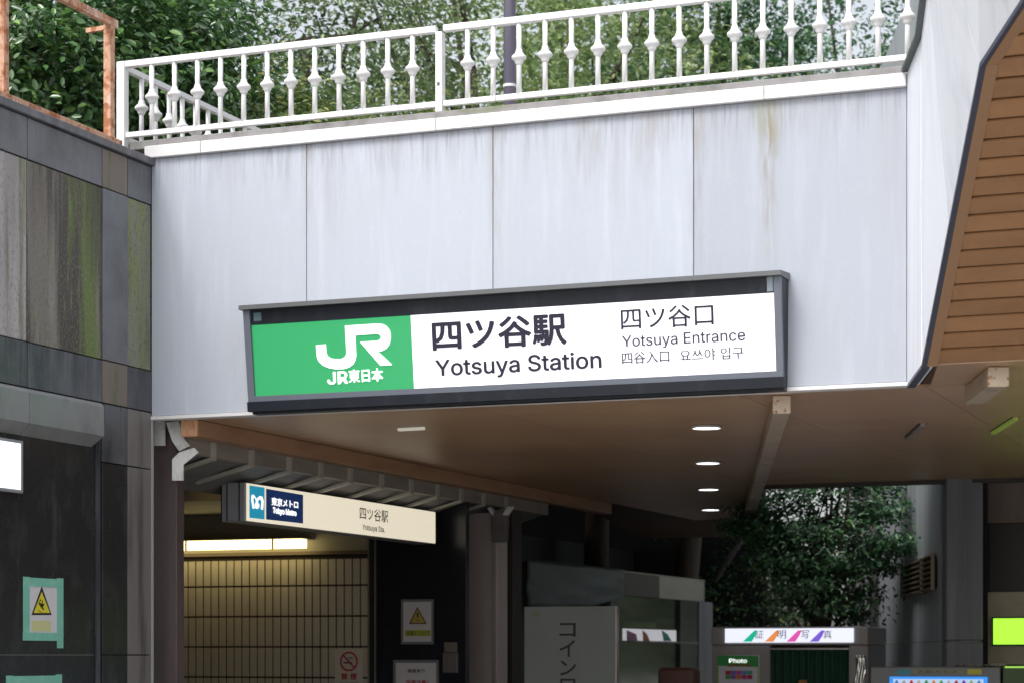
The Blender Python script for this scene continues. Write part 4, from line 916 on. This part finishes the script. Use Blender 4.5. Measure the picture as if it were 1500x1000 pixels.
for i, c in enumerate(cc):
    x = a2 + .05 + i * (a3 - a2 - .1) / 11
    MB().lathe((x, VB - .058, z2 - .17), [(.025, 0), (.03, .01), (.03, .115), (.022, .13), (.012, .14), (.012, .155)], 10).build('drink_can', pm('can_%d' % i, c, .3, emis=c, es=.25), vm, smooth=True)
box(a2, a3, VB - .09, VB - .0245, z2 - .18, z2 - .172).build('shelf', M_BLUE, vm)
for nm_, pts, m in (('sticker', [(1315, 980), (1334, 980), (1334, 987), (1315, 987)], M_TEAL), ('sticker', [(1417, 979), (1438, 979), (1438, 987), (1417, 987)], pm('yellow_sticker', (.55, .48, .04), .5)), ('text_band', [(1337, 980.5), (1411, 980.5), (1411, 985.5), (1337, 985.5)], pm('khaki_band', (.26, .25, .14), .5))):
    poly_px(vm, nm_, m, 'B', VB - .002, pts, th=.0015)
text_px(vm, 'お飲みもの', M_DTXT, 'B', VB - .0035, 1345, 1403, 981, 985, 0)
for x in (v0 + .08, v1 - .14): box(x, x + .06, VB + .1, VB + .6, 0, .03).build('foot', M_BLACK, vm)
gm = thing('green_machine', 'dark green machine at the lower right edge beside the vending machine', 'machine', (7.9, 8, 0))
box(v1 + .03, v1 + 1.1, VB, VB + .7, 0.02, vz + .02).build('cabinet', M_VGREEN, gm, bevel=.01)
box(v1 + .06, v1 + 1.07, VB - .01, VB - .001, vz - .01, vz + .012).build('top_light', pm('lime_edge', (.4, .7, .1), .4, emis=(.4, .8, .1), es=.4), gm)
box(v1 + .03, v1 + 1.1, VB + .1, VB + .6, 0, .02).build('base', M_BLACK, gm)
ct = thing('cloth_scrap', 'crumpled pale plastic sheet lying on top of the vending machine', 'plastic sheet', (7, 8.2, vz))
cvv = MB(); vs = []; fs = []
a0, _ = onB(1395, 972, VB); a1, _ = onB(1468, 972, VB)
for i in range(14):
    for j in range(6): vs.append((a0 + (a1 - a0) * i / 13, VB + .02 + j * .08, vz + .006 + .022 * abs(math.sin(i * 1.3 + j * .9)) * (1 + .4 * math.sin(i * 2.7))))
for i in range(13):
    for j in range(5): fs.append((i * 6 + j, (i + 1) * 6 + j, (i + 1) * 6 + j + 1, i * 6 + j + 1))
cvv.add(vs, fs).build('sheet', M_FLASH, ct, smooth=True)

def wl2(X, Y): return w2l(X, Y)
pr = thing('concrete_pier', 'tall grey pier with joint line behind the vending machine', 'pier', (*w2l(6.2, 30), 0))
P = [w2l(5.95, 30), w2l(6.47, 30), w2l(7.1, 37.5), w2l(6.56, 37.5)]
P1 = [w2l(5.955, 30), w2l(6.47, 30), w2l(6.475, 30.5), w2l(6.0, 30.5)]
for z0, z1 in ((0, 1.80), (1.808, 12)):
    MB().prism([(a, b, z0) for a, b in P1], (0, 0, z1 - z0)).build('block', M_PIER, pr, bevel=.02)
cl = thing('clad_wall', 'pale streaked metal clad wall receding left of the grey pier', 'wall', (*w2l(6.3, 33), 0))
fs_ = [(5.99, 30.52), (6.17, 33.2), (6.36, 36.0), (6.62, 40), (6.95, 45)]
for (x0, y0), (x1, y1) in zip(fs_, fs_[1:]):
    for z0, z1 in ((0, 1.80), (1.808, 12)):
        P = [w2l(x0, y0 + .01), w2l(x1, y1 - .01), w2l(x1 + .2, y1 - .01), w2l(x0 + .2, y0 + .01)]
        MB().prism([(a, b, z0) for a, b in P], (0, 0, z1 - z0)).build('panel', M_PANELW, cl)
lv = thing('louvre_vent', 'bronze louvred vent on the pale clad wall left of the grey pier', 'vent', (*w2l(6.1, 33), 2.8))
def lz(t): return (5.985 + (6.30 - 5.985) * t - .03, 30.9 + (35.1 - 30.9) * t)
zl0, zl1 = 2.56, 3.02
for i in range(7):
    z = zl0 + i * (zl1 - zl0) / 6
    p = w2l(*lz(0)); q_ = w2l(*lz(1)); MB().bar((*p, z), (*q_, z), .07, .028).build('louvre_blade', M_LOUV, lv)
for t_ in (0, 1, .33): p = w2l(*lz(t_)); MB().bar((*p, zl0 - .03), (*p, zl1 + .03), .07, .05).build('frame_post', M_LOUV, lv)
p = w2l(lz(0)[0] + .04, lz(0)[1]); q_ = w2l(lz(1)[0] + .04, lz(1)[1])
MB().bar((*p, (zl0 + zl1) / 2), (*q_, (zl0 + zl1) / 2), .02, zl1 - zl0).build('backing', M_BLACK, lv)
for x, lbl in ((1263, 'left of two thin dark drain pipes behind the photo booth'), (1279, 'right of two thin dark drain pipes behind the photo booth, against the clad wall')):
    a, b = atY(x, 39); t = thing('drain_pipe', lbl, 'pipe', (a, b, 0), 'thin dark pipes behind the photo booth')
    MB().tube([(a, b, 0), (a, b, 9)], .07 if x > 1270 else .045, 10).build('pipe', M_PIPE, t, smooth=True)
    MB().tube([(a, b, 2.6), (a, b, 2.66)], .09 if x > 1270 else .06, 10).build('clamp', M_PIPE, t)
wf = thing('pale_screen', 'pale panel screen seen between the tree and the drain pipes', 'screen', (*atY(1265, 44), 0))
a0, b0 = atY(1215, 46); a1, b1 = atY(1300, 44)
for i in range(5):
    p = lerp((a0, b0, 0), (a1, b1, 0), i / 5 + .005); q_ = lerp((a0, b0, 0), (a1, b1, 0), (i + 1) / 5 - .005)
    MB().hexa([p, q_, (q_[0], q_[1] + .08, 0), (p[0], p[1] + .08, 0), (p[0], p[1], 3.2 + i * .06), (q_[0], q_[1], 3.2 + i * .06 + .05), (q_[0], q_[1] + .08, 3.2 + i * .06 + .05), (p[0], p[1] + .08, 3.2 + i * .06)]).build('panel', pm('screen_white', (.55, .58, .60), .5), wf)

bw = thing('shop_wall', 'brown and beige shop wall at the right edge holding the green sign', 'wall', (7.5, 11.5, 0))
WB = 11.5; a0 = onB(1447, 800, WB)[0]
def zB(y, b=WB): return onB(1470, y, b)[1]
box(a0, 13, WB, WB + .3, zB(765), 4.6).build('upper_panel', M_BRWALL, bw)
box(a0, 13, WB + .12, WB + .3, zB(866), zB(765) - .004).build('recess_panel', M_BROWNDK, bw)
box(a0, 13, WB - .02, WB + .3, zB(972), zB(866) - .004).build('beige_panel', M_BGWALL, bw, bevel=.006)
box(a0, 13, WB, WB + .3, 0, zB(972) - .004).build('lower_panel', M_BROWNDK, bw)
a2 = onB(1436, 800, WB + .05)[0]
box(a2, a0 - .01, WB - .05, WB + .3, 0, 4.6).build('dark_jamb', M_BLACK, bw)
gs = thing('green_lightbox', 'bright lime green lit sign panel on the beige shop wall', 'sign', (7.8, WB, 2))
a1, z1 = onB(1455, 905, WB - .1); _, z0 = onB(1455, 943, WB - .1)
box(a1 - .02, a1 + 1.12, WB - .09, WB - .021, z0 - .02, z1 + .02).build('case', M_BROWNDK, gs, bevel=.004)
box(a1, a1 + 1.1, WB - .1, WB - .0905, z0, z1).build('face', M_LIME, gs)

# ================================================================= TREES
def leaves_np(P, Nn, size, asp=.42):
    """P centres, Nn normals -> verts, quads (two folded quads per leaf)"""
    n = len(P); t = rng.normal(size=(n, 3)); d = np.cross(Nn, t); d /= np.linalg.norm(d, axis=1)[:, None] + 1e-9
    s = np.cross(Nn, d); L = (size * rng.uniform(.65, 1.25, n))[:, None]; w = L * asp
    up = Nn * L * .10
    v = np.stack([P - d * L * .5, P - d * L * .15 - s * w * .5 + up, P + d * L * .22 - s * w * .42 + up, P + d * L * .5, P + d * L * .22 + s * w * .42 + up, P - d * L * .15 + s * w * .5 + up], 1).reshape(-1, 3)
    i = np.arange(n)[:, None] * 6
    f = np.concatenate([i + np.array([[0, 1, 2, 3]]), i + np.array([[3, 4, 5, 0]])], 0)
    return v, f
def np_mesh(name, v, f, mat):
    me = bpy.data.meshes.new(name); me.vertices.add(len(v)); me.vertices.foreach_set('co', v.astype(np.float32).ravel())
    me.loops.add(f.size); me.loops.foreach_set('vertex_index', f.astype(np.int32).ravel())
    me.polygons.add(len(f)); me.polygons.foreach_set('loop_start', np.arange(0, f.size, 4, dtype=np.int32)); me.polygons.foreach_set('loop_total', np.full(len(f), 4, np.int32))
    me.materials.append(mat); me.update(calc_edges=True); return me
def tree(name, label, cat, base, cc, rad, nclump, per, size, mat, trunk_r=.14, group=None, single=0, cr=.45, limbs=9, flat=.55):
    """base (a,b,z) of the trunk; cc centre of the crown; rad its half-axes"""
    t = thing(name, label, cat, base, group)
    c = np.array(cc) - np.array(base)
    u = rng.normal(size=(nclump, 3)); u /= np.linalg.norm(u, axis=1)[:, None]
    r = rng.uniform(.25, 1.0, nclump) ** .5
    lump = 1 + .22 * np.sin(u[:, 0] * 5 + u[:, 2] * 4 + cc[0]) + .15 * np.sin(u[:, 1] * 9 + cc[1])
    K = c + u * (r * lump)[:, None] * np.array(rad)
    P = np.repeat(K, per, 0); off = rng.normal(size=P.shape) * np.array([cr, cr, cr * flat]) * rng.uniform(.6, 1.2, (nclump, 1)).repeat(per, 0)
    P = P + off
    out = (P - c); out /= np.linalg.norm(out, axis=1)[:, None] + 1e-6
    Nn = np.array([0, 0, .75]) + out * .55 + rng.normal(size=P.shape) * .42 + off * .5; Nn /= np.linalg.norm(Nn, axis=1)[:, None]
    if single:
        idx = np.argsort(P[:, 1] - 2.0 * 0 + np.abs(P[:, 2] - (8.2 - base[2])) * .8 + rng.uniform(0, .8, len(P)))[:single]
        keep = np.ones(len(P), bool); keep[idx] = False
        lm = []
        for q in range(6):
            v, f = leaves_np(np.zeros((1, 3)), np.array([[0, 0, 1.]]), size, .40 + .03 * q); lm.append(np_mesh('leaf', v, f, mat))
        for k_ in idx:
            o = bpy.data.objects.new('leaf', lm[int(rng.integers(6))]); SC.collection.objects.link(o); o.parent = t
            o.location = P[k_]; qn = Vector(Nn[k_]).to_track_quat('Z', 'Y'); o.rotation_mode = 'QUATERNION'
            from mathutils import Quaternion
            o.rotation_quaternion = qn @ Quaternion((0, 0, 1), float(rng.uniform(0, 6.28)))
        P, Nn = P[keep], Nn[keep]
    v, f = leaves_np(P, Nn, size)
    o = bpy.data.objects.new('crown', np_mesh('crown', v, f, mat)); SC.collection.objects.link(o); o.parent = t; o['kind'] = 'stuff'
    tk = MB(); B = Vector(base); Cc = Vector(cc)
    pts = [B + (Cc - B) * q + Vector((.12 * math.sin(q * 7 + cc[0]), .1 * math.cos(q * 5), 0)) * (1 if q else 0) for q in (0, .25, .5, .75, 1)]
    tk.tube(pts, [trunk_r * q for q in (1.15, .95, .8, .65, .4)], 10)
    tk.build('trunk', M_BARK, t, smooth=True)
    for i in range(limbs):
        k_ = K[int(rng.integers(nclump))] + np.array(base); s_ = pts[2 + i % 3]
        mid_ = (s_ + Vector(k_)) / 2 + Vector((0, 0, -.15))
        MB().tube([s_, mid_, Vector(k_)], [trunk_r * .38, trunk_r * .25, trunk_r * .08], 6).build('limb', M_BARK, t, smooth=True)
    return t
def T(px, Y, zt): a, b = atY(px, Y); return (a, b, zt)
def tr_at(name, label, px, Y, zbase, zc, rad, ncl, per, size, mat, root=None, **k):
    a, b = atY(px, Y); ra_, rb_ = atY(root or px, Y); return tree(name, label, 'tree', (ra_, rb_, zbase), (a, b, zc), rad, ncl, per, size, mat, **k)
ZT_ = 6.6
tr_at('broadleaf_tree', 'glossy broad leaved tree behind the rusty frame in the upper left corner', 60, 26.5, ZT_, 9.0, (1.55, 1.4, 1.7), 200, 60, .145, L_MAG, single=280, cr=.30)
tr_at('broadleaf_tree', 'broad leaved tree with shining white leaves just right of the rusty frame', 235, 28.0, ZT_, 9.0, (1.25, 1.2, 1.45), 140, 60, .14, L_MAG, cr=.28)
tr_at('shrub', 'low leafy shrub with yellow tips behind the left half of the white railing', 400, 29.5, ZT_, 8.35, (1.35, 1.0, 1.15), 110, 60, .12, L_YOUNG, cr=.26)
tr_at('shrub', 'low shrub with pale young leaves behind the middle post of the railing', 590, 31, ZT_, 8.3, (1.3, 1.0, 1.25), 90, 60, .12, L_YOUNG, cr=.26)
tr_at('background_tree', 'hazy grey green tree rising behind the left half of the railing', 440, 37, ZT_, 12.0, (3.4, 2.2, 3.3), 260, 60, .13, L_BACK, cr=.42, trunk_r=.2)
tr_at('background_tree', 'tree with glow lightened leaves behind the middle of the railing near the lamp post', 690, 41, ZT_, 12.6, (3.0, 2.2, 3.6), 190, 60, .14, L_PALE, cr=.42, trunk_r=.2)
tr_at('background_tree', 'pale green tree right of the lamp post behind the railing', 880, 46, 0, 13.2, (2.9, 2.4, 4.2), 210, 60, .15, L_PALE, cr=.45, trunk_r=.28)
tr_at('background_tree', 'dense deep green tree behind the right half of the railing', 1060, 48, 0, 13.8, (2.8, 2.4, 4.4), 280, 60, .15, L_DARK, root=985, cr=.45, trunk_r=.28)
tr_at('background_tree', 'deep green tree with gaps of white sky at the right end of the railing', 1260, 47, 0, 13.6, (2.9, 2.4, 4.0), 190, 60, .15, L_DARK, cr=.42, trunk_r=.28)
tr_at('background_tree', 'dark tree far left behind the broad leaved trees', 130, 36, ZT_, 11.4, (3.6, 2.0, 3.4), 230, 60, .15, L_DARK, cr=.45, trunk_r=.2)
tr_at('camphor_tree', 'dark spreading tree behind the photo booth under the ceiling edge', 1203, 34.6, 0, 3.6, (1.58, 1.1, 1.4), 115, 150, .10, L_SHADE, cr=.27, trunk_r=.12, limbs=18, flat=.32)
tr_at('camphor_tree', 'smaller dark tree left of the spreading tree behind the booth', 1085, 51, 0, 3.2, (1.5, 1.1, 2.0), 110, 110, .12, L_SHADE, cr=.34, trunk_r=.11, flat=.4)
tr_at('garden_shrub', 'sunlit yellow green shrub glimpsed through the dark tree', 1190, 50, 0, 2.6, (2.6, 1.4, 2.2), 120, 50, .13, L_YOUNG, cr=.4)
# far wood closing the view
fw = []
for k_ in range(60): pass
P = []; 
n_ = 26000
ang = rng.uniform(0, 1, n_)
X = -26 + ang * 46; Yv = 62 + rng.normal(size=n_) * 1.6 ; Zv = rng.uniform(0, 1, n_) ** .8 * (18.2 + 1.6 * np.sin(X * .45) + 1.0 * np.sin(X * 1.1))
hole = (X > 5.5) & (X < 10.5) & (Zv < 8); X, Yv, Zv = X[~hole], Yv[~hole], Zv[~hole]
la = (X - ORG.x) * CT - (Yv - ORG.y) * ST; lbb = (X - ORG.x) * ST + (Yv - ORG.y) * CT
P = np.stack([la, lbb, Zv], 1); Nn = np.array([0, -.5, .7]) + rng.normal(size=P.shape) * .5; Nn /= np.linalg.norm(Nn, axis=1)[:, None]
v, f = leaves_np(P, Nn, .5, .6)
o = bpy.data.objects.new('distant_wood', np_mesh('distant_wood', v, f, L_BACK)); SC.collection.objects.link(o)
o.location = wpt(0, 0, 0); o.rotation_euler = (0, 0, -TH)
tag(o, 'far hazy green wood closing the view behind all the trees', 'trees', kind='stuff')

for o in list(bpy.data.objects):
    if 'base' in o: del o['base']
